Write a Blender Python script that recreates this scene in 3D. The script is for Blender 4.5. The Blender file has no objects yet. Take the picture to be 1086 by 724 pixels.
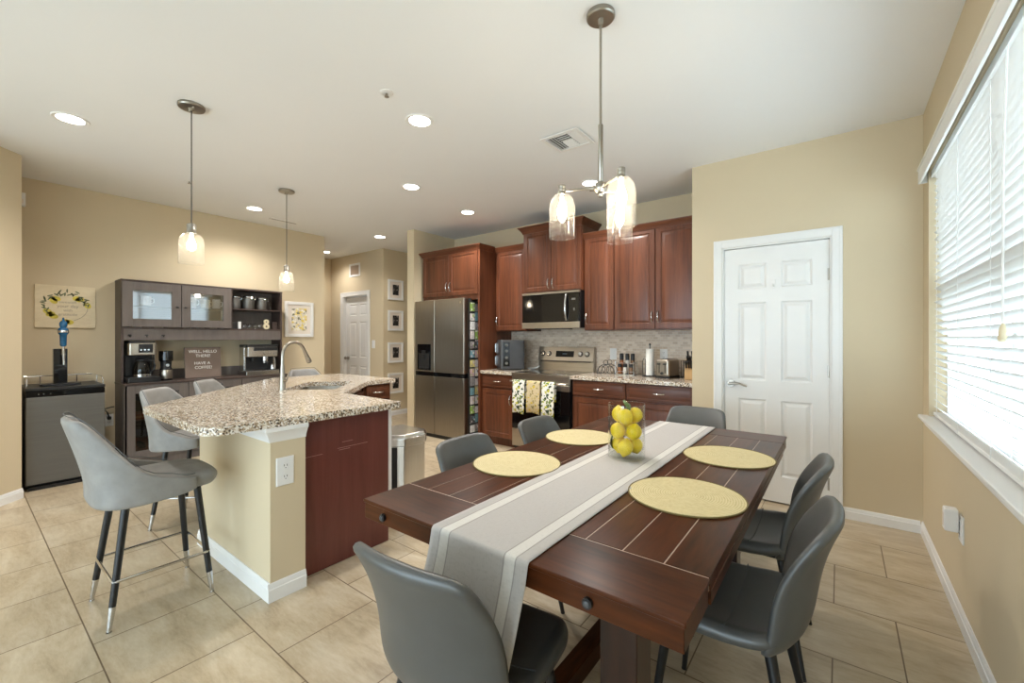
import bpy, bmesh, math, random
from mathutils import Vector, Matrix
C = bpy.context.scene.collection
PI = math.pi
R = math.radians

# ------------------------------------------------------------------ camera, sky, light
sc = bpy.context.scene
sc.view_settings.view_transform = 'Standard'
sc.view_settings.look = 'None'
sc.view_settings.gamma = 1.0
sc.view_settings.use_curve_mapping = False
sc.view_settings.exposure = 0.55
CEIL = 2.81
cd = bpy.data.cameras.new('camera')
cd.sensor_width = 36.0
cd.lens = 454.02 / 1086 * 36.0
cd.shift_y = (358.64 - 362.0) / 1086
cd.clip_start = 0.05
cam = bpy.data.objects.new('camera', cd)
C.objects.link(cam)
cam.location = (0, 0, 1.31)
cam.rotation_euler = (R(90), 0, R(37.433))
sc.camera = cam

WORLD_STRENGTH = 6.0
CAN_WATTS = 19.0
w = bpy.data.worlds.new('sky')
sc.world = w
w.use_nodes = True
w.node_tree.nodes['Background'].inputs[0].default_value = (0.72, 0.87, 1.0, 1)
w.node_tree.nodes['Background'].inputs[1].default_value = WORLD_STRENGTH
sc.cycles.max_bounces = 8
sc.cycles.diffuse_bounces = 5
sc.cycles.glossy_bounces = 4
sc.cycles.transparent_max_bounces = 16
sc.cycles.caustics_reflective = False
sc.cycles.caustics_refractive = False
sc.cycles.use_denoising = True
sc.cycles.sample_clamp_indirect = 8.0


def portal(name, loc, rot, sx, sy):
    l = bpy.data.lights.new(name, 'AREA')
    l.shape = 'RECTANGLE'
    l.size, l.size_y = sx, sy
    l.cycles.is_portal = True
    o = bpy.data.objects.new(name, l)
    C.objects.link(o)
    o.location, o.rotation_euler = loc, rot
    return o


# daylight enters by the blinds' window and by the glass sliders of the room behind the camera
portal('daylight_window', (0.60, 2.465, 1.59), (0, R(90), 0), 1.56, 2.56)
portal('daylight_slider', (-2.2, -4.06, 1.11), (R(90), 0, 0), 4.4, 2.2)
portal('daylight_side_window', (0.60, -2.3, 1.3), (0, R(90), 0), 1.8, 2.2)


# ------------------------------------------------------------------ materials
def lin(c):
    return tuple((v / 255 / 12.92) if v / 255 <= 0.04045 else ((v / 255 + 0.055) / 1.055) ** 2.4 for v in c) + (1,)


class NT:
    def __init__(s, name):
        s.m = bpy.data.materials.new(name)
        s.m.use_nodes = True
        s.t = s.m.node_tree
        s.n = s.t.nodes
        s.b = s.n['Principled BSDF']

    def new(s, typ, **kw):
        n = s.n.new(typ)
        for k, v in kw.items():
            if hasattr(n, k):
                setattr(n, k, v)
            else:
                n.inputs[k].default_value = v
        return n

    def link(s, a, b):
        s.t.links.new(a, b)

    def coords(s, scale=(1, 1, 1), loc=(0, 0, 0), rot=(0, 0, 0)):
        tc = s.new('ShaderNodeTexCoord')
        mp = s.new('ShaderNodeMapping')
        mp.inputs['Scale'].default_value = scale
        mp.inputs['Location'].default_value = loc
        mp.inputs['Rotation'].default_value = rot
        s.link(tc.outputs['Object'], mp.inputs['Vector'])
        return mp.outputs['Vector']

    def ramp(s, fac, stops, interp='LINEAR'):
        r = s.new('ShaderNodeValToRGB')
        r.color_ramp.interpolation = interp
        el = r.color_ramp.elements
        while len(el) < len(stops):
            el.new(0.5)
        for e, (p, c) in zip(el, stops):
            e.position = p
            e.color = c
        s.link(fac, r.inputs[0])
        return r.outputs[0]

    def bump(s, h, strength, dist=0.002):
        b = s.new('ShaderNodeBump')
        b.inputs['Strength'].default_value = strength
        b.inputs['Distance'].default_value = dist
        s.link(h, b.inputs['Height'])
        s.link(b.outputs[0], s.b.inputs['Normal'])


def mat(name, rgb, rough=0.5, metal=0.0, var=0.06, scale=6.0, bump=0.0, bscale=200.0, stretch=(1, 1, 1), coat=0.0,
        emit=None, estr=0.0, spec=0.5):
    t = NT(name)
    base = lin(rgb)
    v = t.coords(tuple(a * scale for a in stretch))
    n = t.new('ShaderNodeTexNoise', Scale=1.0, Detail=4.0)
    t.link(v, n.inputs['Vector'])
    lo = tuple(c * (1 - var) for c in base[:3]) + (1,)
    hi = tuple(min(1, c * (1 + var)) for c in base[:3]) + (1,)
    t.link(t.ramp(n.outputs[0], [(0.3, lo), (0.7, hi)]), t.b.inputs['Base Color'])
    t.b.inputs['Roughness'].default_value = rough
    t.b.inputs['Metallic'].default_value = metal
    t.b.inputs['Specular IOR Level'].default_value = spec
    t.b.inputs['Coat Weight'].default_value = coat
    if bump:
        n2 = t.new('ShaderNodeTexNoise', Scale=bscale, Detail=3.0)
        t.link(t.coords(stretch), n2.inputs['Vector'])
        t.bump(n2.outputs[0], bump)
    if emit:
        t.b.inputs['Emission Color'].default_value = lin(emit)
        t.b.inputs['Emission Strength'].default_value = estr
    return t.m


def wood(name, dark, light, rough=0.35, grain=(14, 14, 0.9), coat=0.0, streak=1.0, spec=0.5):
    t = NT(name)
    v = t.coords(grain)
    n = t.new('ShaderNodeTexNoise', Scale=1.0, Detail=6.0, Roughness=0.6, Distortion=0.6)
    t.link(v, n.inputs['Vector'])
    v2 = t.coords(tuple(a * 7 for a in grain))
    n2 = t.new('ShaderNodeTexNoise', Scale=1.0, Detail=3.0)
    t.link(v2, n2.inputs['Vector'])
    mx = t.new('ShaderNodeMath', operation='MULTIPLY_ADD')
    t.link(n2.outputs[0], mx.inputs[0])
    mx.inputs[1].default_value = 0.35 * streak
    t.link(n.outputs[0], mx.inputs[2])
    t.link(t.ramp(mx.outputs[0], [(0.4, lin(dark)), (0.9, lin(light))]), t.b.inputs['Base Color'])
    t.b.inputs['Roughness'].default_value = rough
    t.b.inputs['Coat Weight'].default_value = coat
    t.b.inputs['Coat Roughness'].default_value = 0.15
    t.b.inputs['Specular IOR Level'].default_value = spec
    t.bump(n2.outputs[0], 0.06)
    return t.m


def granite(name):
    t = NT(name)
    v = t.coords()
    vo = t.new('ShaderNodeTexVoronoi', Scale=140.0, Randomness=1.0)
    t.link(v, vo.inputs['Vector'])
    n = t.new('ShaderNodeTexNoise', Scale=14.0, Detail=5.0, Roughness=0.7)
    t.link(v, n.inputs['Vector'])
    sep = t.new('ShaderNodeSeparateColor')
    t.link(vo.outputs['Color'], sep.inputs[0])
    ad = t.new('ShaderNodeMath', operation='MULTIPLY_ADD')
    t.link(n.outputs[0], ad.inputs[0])
    ad.inputs[1].default_value = 0.55
    t.link(sep.outputs[0], ad.inputs[2])
    col = t.ramp(ad.outputs[0], [(0.0, lin((40, 34, 32))), (0.38, lin((84, 72, 63))), (0.45, lin((142, 122, 101))), (0.66, lin((174, 153, 127))),
                                 (0.9, lin((196, 180, 158))), (1.0, lin((228, 222, 212)))], 'LINEAR')
    t.link(col, t.b.inputs['Base Color'])
    t.b.inputs['Roughness'].default_value = 0.12
    return t.m


def floor_mat():
    t = NT('floor_tile')
    v = t.coords(loc=(10.9915 + 0.457 * 20, -0.364 + 0.457 * 40, 0))
    br = t.new('ShaderNodeTexBrick', offset=0.5, offset_frequency=2, squash=1.0)
    for k, val in (('Scale', 1.0), ('Mortar Size', 0.0028), ('Mortar Smooth', 0.1), ('Brick Width', 0.457), ('Row Height', 0.457), ('Bias', 0.0)):
        br.inputs[k].default_value = val
    br.inputs['Color1'].default_value = (1, 1, 1, 1)
    br.inputs['Color2'].default_value = (0.86, 0.86, 0.86, 1)
    br.inputs['Mortar'].default_value = (0.5, 0.5, 0.5, 1)
    t.link(v, br.inputs['Vector'])
    n = t.new('ShaderNodeTexNoise', Scale=1.0, Detail=8.0, Roughness=0.65, Distortion=0.5)
    t.link(t.coords((2.6, 9, 1)), n.inputs['Vector'])
    n2 = t.new('ShaderNodeTexNoise', Scale=1.0, Detail=6.0, Roughness=0.7)
    t.link(t.coords((18, 60, 1)), n2.inputs['Vector'])
    ad = t.new('ShaderNodeMath', operation='MULTIPLY_ADD')
    t.link(n2.outputs[0], ad.inputs[0])
    ad.inputs[1].default_value = 0.4
    t.link(n.outputs[0], ad.inputs[2])
    col = t.ramp(ad.outputs[0], [(0.4, lin((154, 134, 106))), (0.66, lin((190, 172, 144))), (0.95, lin((212, 199, 176)))])
    mx = t.new('ShaderNodeMix', data_type='RGBA', blend_type='MULTIPLY')
    mx.inputs[0].default_value = 1.0
    t.link(col, mx.inputs[6])
    t.link(br.outputs['Color'], mx.inputs[7])
    mo = t.new('ShaderNodeMix', data_type='RGBA')
    t.link(br.outputs['Fac'], mo.inputs[0])
    t.link(mx.outputs[2], mo.inputs[6])
    mo.inputs[7].default_value = lin((112, 92, 70))
    t.link(mo.outputs[2], t.b.inputs['Base Color'])
    t.b.inputs['Roughness'].default_value = 0.34
    iv = t.new('ShaderNodeMath', operation='SUBTRACT')
    iv.inputs[0].default_value = 1.0
    t.link(br.outputs['Fac'], iv.inputs[1])
    t.bump(iv.outputs[0], 0.35, 0.002)
    return t.m


def splash_mat():
    t = NT('mosaic_tile')
    v = t.coords(rot=(R(90), 0, 0))
    br = t.new('ShaderNodeTexBrick', offset=0.5)
    for k, val in (('Scale', 1.0), ('Mortar Size', 0.0022), ('Mortar Smooth', 0.2), ('Brick Width', 0.052), ('Row Height', 0.026), ('Bias', 0.0)):
        br.inputs[k].default_value = val
    br.inputs['Color1'].default_value = lin((224, 208, 190))
    br.inputs['Color2'].default_value = lin((194, 172, 150))
    br.inputs['Mortar'].default_value = lin((216, 206, 192))
    t.link(v, br.inputs['Vector'])
    t.link(br.outputs['Color'], t.b.inputs['Base Color'])
    t.b.inputs['Roughness'].default_value = 0.4
    return t.m


def clear_glass(name, tint=(1, 1, 1), rough=0.02, seeded=0.0, refl=1.0):
    t = NT(name)
    t.n.remove(t.b)
    tr = t.new('ShaderNodeBsdfTransparent')
    tr.inputs[0].default_value = tuple(tint) + (1,)
    gl = t.new('ShaderNodeBsdfGlossy')
    gl.inputs['Roughness'].default_value = rough
    fr = t.new('ShaderNodeFresnel')
    fr.inputs[0].default_value = 1.45
    ge = t.new('ShaderNodeNewGeometry')
    ft = t.new('ShaderNodeMath', operation='MULTIPLY_ADD')      # reflect on outer faces only
    ft.inputs[1].default_value = -refl
    ft.inputs[2].default_value = refl
    t.link(ge.outputs['Backfacing'], ft.inputs[0])
    ml = t.new('ShaderNodeMath', operation='MULTIPLY', use_clamp=True)
    t.link(ft.outputs[0], ml.inputs[1])
    t.link(fr.outputs[0], ml.inputs[0])
    mx = t.new('ShaderNodeMixShader')
    t.link(ml.outputs[0], mx.inputs[0])
    t.link(tr.outputs[0], mx.inputs[1])
    t.link(gl.outputs[0], mx.inputs[2])
    out = mx.outputs[0]
    if seeded:
        vo = t.new('ShaderNodeTexVoronoi', Scale=210.0)
        t.link(t.coords((1, 1, 0.7)), vo.inputs['Vector'])
        nz = t.new('ShaderNodeTexNoise', Scale=60.0, Detail=3.0)
        t.link(t.coords(), nz.inputs['Vector'])
        sp = t.new('ShaderNodeMath', operation='MULTIPLY_ADD')
        t.link(vo.outputs['Distance'], sp.inputs[0])
        sp.inputs[1].default_value = -1.0
        t.link(nz.outputs[0], sp.inputs[2])
        spots = t.ramp(sp.outputs[0], [(0.12, (0.12 * seeded,) * 3 + (1,)), (0.4, (0.75 * seeded,) * 3 + (1,))])
        df = t.new('ShaderNodeBsdfTranslucent')
        df.inputs[0].default_value = (0.95, 0.95, 0.93, 1)
        d2 = t.new('ShaderNodeBsdfDiffuse')
        d2.inputs[0].default_value = (0.9, 0.9, 0.88, 1)
        m1 = t.new('ShaderNodeMixShader')
        t.link(df.outputs[0], m1.inputs[1])
        t.link(d2.outputs[0], m1.inputs[2])
        m2 = t.new('ShaderNodeMixShader')
        t.link(spots, m2.inputs[0])
        t.link(out, m2.inputs[1])
        t.link(m1.outputs[0], m2.inputs[2])
        out = m2.outputs[0]
    t.link(out, t.n['Material Output'].inputs[0])
    return t.m


def spots_mat(name, base, cols, scale=30.0, rough=0.8, cover=0.35):
    """cloth or paper printed with scattered leaf-like spots"""
    t = NT(name)
    v = t.coords()
    nd = t.new('ShaderNodeTexNoise', Scale=scale * 0.6)
    t.link(v, nd.inputs['Vector'])
    mxv = t.new('ShaderNodeMix', data_type='VECTOR')
    mxv.inputs[0].default_value = 0.06
    t.link(v, mxv.inputs[4])
    t.link(nd.outputs['Color'], mxv.inputs[5])
    vo = t.new('ShaderNodeTexVoronoi', Scale=scale)
    t.link(mxv.outputs[1], vo.inputs['Vector'])
    sep = t.new('ShaderNodeSeparateColor')
    t.link(vo.outputs['Color'], sep.inputs[0])
    pick = t.ramp(sep.outputs[0], [(i / len(cols), lin(c)) for i, c in enumerate(cols)], 'CONSTANT')
    th = t.new('ShaderNodeMath', operation='LESS_THAN')
    t.link(vo.outputs['Distance'], th.inputs[0])
    th.inputs[1].default_value = cover
    mx = t.new('ShaderNodeMix', data_type='RGBA')
    t.link(th.outputs[0], mx.inputs[0])
    mx.inputs[6].default_value = lin(base)
    t.link(pick, mx.inputs[7])
    t.link(mx.outputs[2], t.b.inputs['Base Color'])
    t.b.inputs['Roughness'].default_value = rough
    return t.m


def runner_mat():
    t = NT('runner_linen')
    tc = t.new('ShaderNodeUVMap')
    sep = t.new('ShaderNodeSeparateXYZ')
    t.link(tc.outputs[0], sep.inputs[0])
    g_, wht, dk = lin((186, 182, 180)), lin((212, 209, 205)), lin((138, 133, 130))
    st = [(0.0, g_), (0.10, g_), (0.105, dk), (0.115, wht), (0.205, wht), (0.21, dk), (0.222, g_),
          (0.778, g_), (0.785, dk), (0.795, wht), (0.885, wht), (0.89, dk), (0.9, g_)]
    col = t.ramp(sep.outputs[0], st, 'LINEAR')
    n = t.new('ShaderNodeTexNoise', Scale=1.0, Detail=3.0)
    t.link(t.coords((900, 60, 60)), n.inputs['Vector'])
    n3 = t.new('ShaderNodeTexNoise', Scale=1.0, Detail=3.0)
    t.link(t.coords((60, 700, 60)), n3.inputs['Vector'])
    a = t.new('ShaderNodeMath', operation='ADD')
    t.link(n.outputs[0], a.inputs[0])
    t.link(n3.outputs[0], a.inputs[1])
    shade = t.ramp(a.outputs[0], [(0.6, (0.86, 0.86, 0.86, 1)), (1.0, (1.05, 1.05, 1.05, 1))])
    mx = t.new('ShaderNodeMix', data_type='RGBA', blend_type='MULTIPLY')
    mx.inputs[0].default_value = 1.0
    t.link(col, mx.inputs[6])
    t.link(shade, mx.inputs[7])
    t.link(mx.outputs[2], t.b.inputs['Base Color'])
    t.b.inputs['Roughness'].default_value = 0.9
    t.bump(a.outputs[0], 0.25, 0.001)
    return t.m


def mat_weave(name):
    t = NT(name)
    v = t.coords()
    wv = t.new('ShaderNodeTexWave', wave_type='RINGS', rings_direction='Z', Scale=38.0, Distortion=0.5)
    wv.inputs['Detail'].default_value = 1.0
    t.link(v, wv.inputs['Vector'])
    n = t.new('ShaderNodeTexNoise', Scale=90.0, Detail=4.0)
    t.link(v, n.inputs['Vector'])
    a = t.new('ShaderNodeMath', operation='MULTIPLY_ADD')
    t.link(wv.outputs['Fac'], a.inputs[0])
    a.inputs[1].default_value = 0.5
    t.link(n.outputs[0], a.inputs[2])
    t.link(t.ramp(a.outputs[0], [(0.3, lin((186, 168, 118))), (0.9, lin((216, 202, 156)))]), t.b.inputs['Base Color'])
    t.b.inputs['Roughness'].default_value = 0.6
    t.bump(a.outputs[0], 0.4, 0.001)
    return t.m


M = dict(
    wall=mat('wall_paint', (208, 192, 162), 0.7, var=0.02, scale=1.5, bump=0.05, bscale=350),
    ceiling=mat('ceiling_paint', (236, 237, 238), 0.85, var=0.01, scale=1.0),
    white=mat('white_paint', (232, 231, 229), 0.35, var=0.015),
    floor=floor_mat(), splash=splash_mat(), granite=granite('granite'),
    cherry=wood('cherry_wood', (66, 36, 23), (114, 66, 43), 0.34, coat=0.1, spec=0.35),
    cherry_h=wood('cherry_wood_across', (66, 36, 23), (114, 66, 43), 0.34, grain=(0.9, 14, 14), coat=0.1, spec=0.35),
    maroon=wood('maroon_panel', (92, 44, 37), (112, 60, 51), 0.4, grain=(14, 14, 0.9), coat=0.1),
    espresso=wood('table_wood', (24, 11, 5), (82, 43, 21), 0.28, grain=(9, 1.2, 9), spec=0.16, coat=0.0, streak=1.4),
    espresso_x=wood('table_wood_across', (24, 11, 5), (82, 43, 21), 0.28, grain=(1.2, 9, 9), spec=0.16, coat=0.0, streak=1.4),
    espresso_z=wood('table_wood_upright', (26, 14, 9), (60, 33, 21), 0.3, grain=(9, 9, 1.2), coat=0.2),
    groove_glint=mat('table_groove_glint', (176, 156, 140), 0.35),  # pale colour paints the light caught in the plank grooves
    leather=mat('grey_leather', (76, 77, 76), 0.4, var=0.08, scale=9, bump=0.08, bscale=260, spec=0.75),
    suede=mat('stool_leather', (139, 137, 134), 0.55, var=0.13, scale=14, bump=0.1, bscale=180),
    seam=mat('dark_piping', (84, 86, 88), 0.6),
    black=mat('black_metal', (22, 22, 23), 0.38, var=0.03),
    plastic=mat('black_plastic', (24, 24, 26), 0.42, var=0.05),
    gloss=mat('black_glass', (12, 12, 13), 0.06, var=0.02),
    chrome=mat('chrome', (205, 205, 205), 0.16, 1.0, var=0.02),
    nickel=mat('brushed_nickel', (168, 162, 152), 0.3, 1.0, var=0.05, scale=20),
    steel=mat('stainless_steel', (158, 150, 138), 0.3, 1.0, var=0.06, scale=3, stretch=(40, 40, 1)),
    steel_h=mat('stainless_steel_across', (176, 168, 156), 0.28, 1.0, var=0.06, scale=3, stretch=(1, 40, 40)),
    can_steel=mat('bright_steel', (206, 204, 200), 0.22, 1.0, var=0.05, scale=3, stretch=(40, 40, 1)),
    greysteel=mat('grey_steel', (112, 110, 106), 0.4, 0.6, var=0.05, scale=3, stretch=(1, 1, 20)),
    fridgeside=mat('fridge_side', (58, 57, 56), 0.45, 0.2, var=0.03),
    taupe=wood('taupe_laminate', (88, 80, 76), (108, 99, 94), 0.45, grain=(10, 10, 1)),
    taupe_dark=wood('brown_laminate', (58, 46, 42), (78, 63, 57), 0.42, grain=(10, 1, 10)),
    glass=clear_glass('clear_glass', (0.95, 0.96, 0.95), refl=1.7),
    cabglass=clear_glass('cabinet_glass', (0.9, 0.9, 0.9), refl=11.0),
    tumbler=clear_glass('tumbler_glass', (0.9, 0.9, 0.9), refl=5.0),
    seeded=clear_glass('seeded_glass', (0.97, 0.97, 0.96), seeded=0.3),
    pane=clear_glass('window_pane', (0.96, 0.98, 0.98), refl=0.6),
    bulb=mat('glowing_bulb', (255, 240, 215), 0.5, emit=(255, 236, 205), estr=45.0),
    can=mat('lit_lens', (255, 250, 240), 0.5, emit=(255, 247, 235), estr=9.0),
    blind=mat('blind_slat', (236, 236, 234), 0.5, var=0.01),
    runner=runner_mat(), weave=mat_weave('woven_straw'),
    rim=mat('placemat_edge', (120, 104, 62), 0.8),
    lemon=mat('lemon_peel', (240, 208, 24), 0.4, var=0.1, scale=25, bump=0.15, bscale=300),
    leaf=mat('leaf_green', (74, 104, 44), 0.5, var=0.2, scale=30),
    paper=mat('white_paper', (236, 234, 228), 0.85, var=0.03, bump=0.1, bscale=150),
    picmat=mat('picture_mat', (226, 216, 204), 0.8),
    photo=spots_mat('photo_print', (34, 32, 32), [(30, 28, 28), (150, 142, 136), (60, 56, 54), (20, 20, 20)], 40, 0.5, 0.5),
    flowers=spots_mat('flower_print', (214, 206, 190), [(222, 196, 96), (236, 230, 214), (120, 116, 92), (232, 214, 140)], 30, 0.7, 0.55),
    towel=spots_mat('leafy_towel', (232, 230, 222), [(58, 74, 40), (190, 184, 52), (44, 56, 48), (110, 130, 56)], 34, 0.9, 0.5),
    towel2=spots_mat('beige_towel', (206, 188, 150), [(150, 134, 84), (206, 178, 60), (120, 112, 78), (188, 168, 112)], 34, 0.9, 0.42),
    plaque=wood('pale_plank', (214, 198, 166), (228, 214, 184), 0.7, grain=(5, 1, 16)),
    yellow=mat('yellow_print', (214, 196, 84), 0.8, var=0.15, scale=40),
    greyink=mat('grey_ink', (168, 154, 136), 0.8),
    leafink=mat('leaf_print', (96, 104, 76), 0.8, var=0.2, scale=30),
    board=mat('felt_board', (120, 103, 92), 0.9, bump=0.2, bscale=300),
    letters=mat('white_letters', (236, 232, 224), 0.5),
    slate=mat('slate_enamel', (64, 64, 66), 0.35, var=0.04),
    darkglass=clear_glass('smoked_glass', (0.55, 0.5, 0.47), refl=1.5),
    blue=mat('blue_enamel', (24, 84, 124), 0.25, var=0.2, scale=30),
    rack=mat('orange_wood', (150, 84, 44), 0.5, var=0.2, scale=12),
    lightwood=mat('light_wood', (190, 152, 100), 0.5, var=0.12, scale=14),
    cream=mat('cream_ceramic', (222, 208, 176), 0.5),
    wallwhite=mat('neighbour_stucco', (226, 228, 230), 0.9, var=0.04),
    dark_pane=mat('neighbour_glass', (120, 132, 140), 0.2),
)


# ------------------------------------------------------------------ mesh helpers
class G:
    """collects shapes into one bmesh"""

    def __init__(s):
        s.bm = bmesh.new()

    def _faces(s, vs, fs):
        v = [s.bm.verts.new(p) for p in vs]
        for f in fs:
            try:
                s.bm.faces.new([v[i] for i in f])
            except ValueError:
                pass
        return s

    def box(s, x0, x1, y0, y1, z0, z1, m=None):
        vs = [Vector((x, y, z)) for z in (z0, z1) for y in (y0, y1) for x in (x0, x1)]
        if m is not None:
            vs = [m @ v for v in vs]
        return s._faces(vs, [(0, 2, 3, 1), (4, 5, 7, 6), (0, 1, 5, 4), (2, 6, 7, 3), (0, 4, 6, 2), (1, 3, 7, 5)])

    def prism(s, pts, z0, z1, m=None, top=None):
        n = len(pts)
        tp = top or pts
        vs = [Vector((x, y, z0)) for x, y in pts] + [Vector((x, y, z1)) for x, y in tp]
        if m is not None:
            vs = [m @ v for v in vs]
        fs = [tuple(range(n - 1, -1, -1)), tuple(range(n, 2 * n))]
        fs += [(i, (i + 1) % n, n + (i + 1) % n, n + i) for i in range(n)]
        return s._faces(vs, fs)

    def cyl(s, p0, p1, r0, r1=None, n=16):
        r1 = r0 if r1 is None else r1
        p0, p1 = Vector(p0), Vector(p1)
        d = (p1 - p0).normalized()
        a = d.orthogonal().normalized()
        b = d.cross(a)
        vs = []
        for p, r in ((p0, r0), (p1, r1)):
            vs += [p + (a * math.cos(2 * PI * k / n) + b * math.sin(2 * PI * k / n)) * r for k in range(n)]
        fs = [tuple(range(n - 1, -1, -1)), tuple(range(n, 2 * n))]
        fs += [(i, (i + 1) % n, n + (i + 1) % n, n + i) for i in range(n)]
        return s._faces(vs, fs)

    def lathe(s, prof, c=(0, 0, 0), n=28, m=None, cap=True):
        vs = []
        for r, z in prof:
            for k in range(n):
                a = 2 * PI * k / n
                v = Vector((c[0] + r * math.cos(a), c[1] + r * math.sin(a), c[2] + z))
                vs.append(m @ v if m is not None else v)
        fs = []
        for j in range(len(prof) - 1):
            for k in range(n):
                fs.append((j * n + k, j * n + (k + 1) % n, (j + 1) * n + (k + 1) % n, (j + 1) * n + k))
        if cap:
            fs.append(tuple(range(n - 1, -1, -1)))
            L = (len(prof) - 1) * n
            fs.append(tuple(range(L, L + n)))
        return s._faces(vs, fs)

    def tube(s, pts, r, n=8, closed=False):
        pts = [Vector(p) for p in pts]
        rings = []
        up = None
        N = len(pts)
        for i, p in enumerate(pts):
            if closed:
                d = (pts[(i + 1) % N] - pts[i - 1]).normalized()
            else:
                d = (pts[min(i + 1, N - 1)] - pts[max(i - 1, 0)]).normalized()
            if up is None:
                a = d.orthogonal().normalized()
            else:
                a = (up - d * up.dot(d)).normalized()
            up = a
            b = d.cross(a)
            rr = r[i] if isinstance(r, (list, tuple)) else r
            rings.append([s.bm.verts.new(p + (a * math.cos(2 * PI * k / n) + b * math.sin(2 * PI * k / n)) * rr) for k in range(n)])
        for i in range(N if closed else N - 1):
            A, B = rings[i], rings[(i + 1) % N]
            for k in range(n):
                s.bm.faces.new([A[k], A[(k + 1) % n], B[(k + 1) % n], B[k]])
        if not closed:
            s.bm.faces.new(rings[0][::-1])
            s.bm.faces.new(rings[-1])
        return s

    def loops(s, w, h, spec, m):
        """nested rectangles: (inset, depth); local x,z plane, depth towards -y; back closed"""
        rings = []
        for ins, d in spec:
            a, b = w / 2 - ins, h / 2 - ins
            rings.append([s.bm.verts.new(m @ Vector(p)) for p in ((-a, -d, -b), (a, -d, -b), (a, -d, b), (-a, -d, b))])
        for A, B in zip(rings, rings[1:]):
            for k in range(4):
                s.bm.faces.new([A[k], A[(k + 1) % 4], B[(k + 1) % 4], B[k]])
        s.bm.faces.new(rings[-1])
        s.bm.faces.new(rings[0][::-1])
        return s

    def ring(s, w, h, wi, hi, t, m):
        """rectangular frame with a hole (w,h outer; wi,hi border widths)"""
        a, b = w / 2, h / 2
        for x0, x1, z0, z1 in ((-a, -a + wi, -b, b), (a - wi, a, -b, b), (-a + wi, a - wi, b - hi, b), (-a + wi, a - wi, -b, -b + hi)):
            s.box(x0, x1, -t, 0, z0, z1, m)
        return s

    def shell(s, S, nu, nv, th):
        """closed sheet of given thickness round the surface S(u,v), u in 0..1, v in -1..1"""
        e = 1e-3
        A, B = [], []
        for i in range(nu + 1):
            ra, rb = [], []
            for j in range(nv + 1):
                u, v = i / nu, -1 + 2 * j / nv
                p = Vector(S(u, v))
                du = Vector(S(min(1, u + e), v)) - Vector(S(max(0, u - e), v))
                dv = Vector(S(u, min(1, v + e))) - Vector(S(u, max(-1, v - e)))
                nrm = du.cross(dv).normalized()
                t = th(u, v) if callable(th) else th
                ra.append(s.bm.verts.new(p + nrm * t / 2))
                rb.append(s.bm.verts.new(p - nrm * t / 2))
            A.append(ra)
            B.append(rb)
        for i in range(nu):
            for j in range(nv):
                s.bm.faces.new([A[i][j], A[i + 1][j], A[i + 1][j + 1], A[i][j + 1]])
                s.bm.faces.new([B[i][j], B[i][j + 1], B[i + 1][j + 1], B[i + 1][j]])
        for i in range(nu):
            s.bm.faces.new([A[i][0], B[i][0], B[i + 1][0], A[i + 1][0]])
            s.bm.faces.new([A[i][nv], A[i + 1][nv], B[i + 1][nv], B[i][nv]])
        for j in range(nv):
            s.bm.faces.new([A[0][j], A[0][j + 1], B[0][j + 1], B[0][j]])
            s.bm.faces.new([A[nu][j], B[nu][j], B[nu][j + 1], A[nu][j + 1]])
        return s

    def ball(s, c, r, n=16, m=None):
        rx, ry, rz = r if isinstance(r, (tuple, list)) else (r, r, r)
        k = n // 2
        rows = []
        for i in range(k + 1):
            a = -PI / 2 + PI * i / k
            rows.append((max(1e-4, math.cos(a)), math.sin(a)))
        vs = []
        for cr, sz in rows:
            for j in range(n):
                t = 2 * PI * j / n
                v = Vector((rx * cr * math.cos(t), ry * cr * math.sin(t), rz * sz))
                vs.append((m @ v if m is not None else v) + Vector(c))
        fs = []
        for i in range(k):
            for j in range(n):
                fs.append((i * n + j, i * n + (j + 1) % n, (i + 1) * n + (j + 1) % n, (i + 1) * n + j))
        return s._faces(vs, fs)


ORIGIN = {}


def part(name, g, m, parent=None, bevel=0.0, seg=2, sub=0, ang=35, label=None, weld=False):
    """links the collected shapes as ONE mesh object, in its parent's local space (world space when the parent is a W thing)"""
    bm = g.bm
    if weld:
        bmesh.ops.remove_doubles(bm, verts=bm.verts, dist=1e-5)
    bmesh.ops.recalc_face_normals(bm, faces=bm.faces)
    if parent is not None and parent in ORIGIN:
        bmesh.ops.translate(bm, verts=bm.verts, vec=-ORIGIN[parent])
    me = bpy.data.meshes.new(name)
    bm.to_mesh(me)
    bm.free()
    me.materials.append(M[m] if isinstance(m, str) else m)
    o = bpy.data.objects.new(name, me)
    C.objects.link(o)
    if parent is not None:
        o.parent = parent
        if parent in ORIGIN:
            ORIGIN[o] = ORIGIN[parent]
    me.polygons.foreach_set('use_smooth', [True] * len(me.polygons))
    if not sub:
        me.set_sharp_from_angle(angle=R(ang))
    if bevel:
        b = o.modifiers.new('bevel', 'BEVEL')
        b.width, b.segments, b.limit_method, b.angle_limit = bevel, seg, 'ANGLE', R(40)
        b.harden_normals = True
    if sub:
        b = o.modifiers.new('subdivision', 'SUBSURF')
        b.levels = b.render_levels = sub
    if label:
        o['label'] = label
    return o


def tag(o, label, cat, group=None):
    o['label'], o['category'] = label, cat
    if group:
        o['group'] = group
    return o


def thing(name, label, cat, loc=(0, 0, 0), rotz=0.0, group=None, W=False):
    o = bpy.data.objects.new(name, None)
    C.objects.link(o)
    o.location = loc
    o.rotation_euler = (0, 0, rotz)
    o.empty_display_size = 0.1
    if W:
        ORIGIN[o] = Vector(loc)
    return tag(o, label, cat, group)


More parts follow.
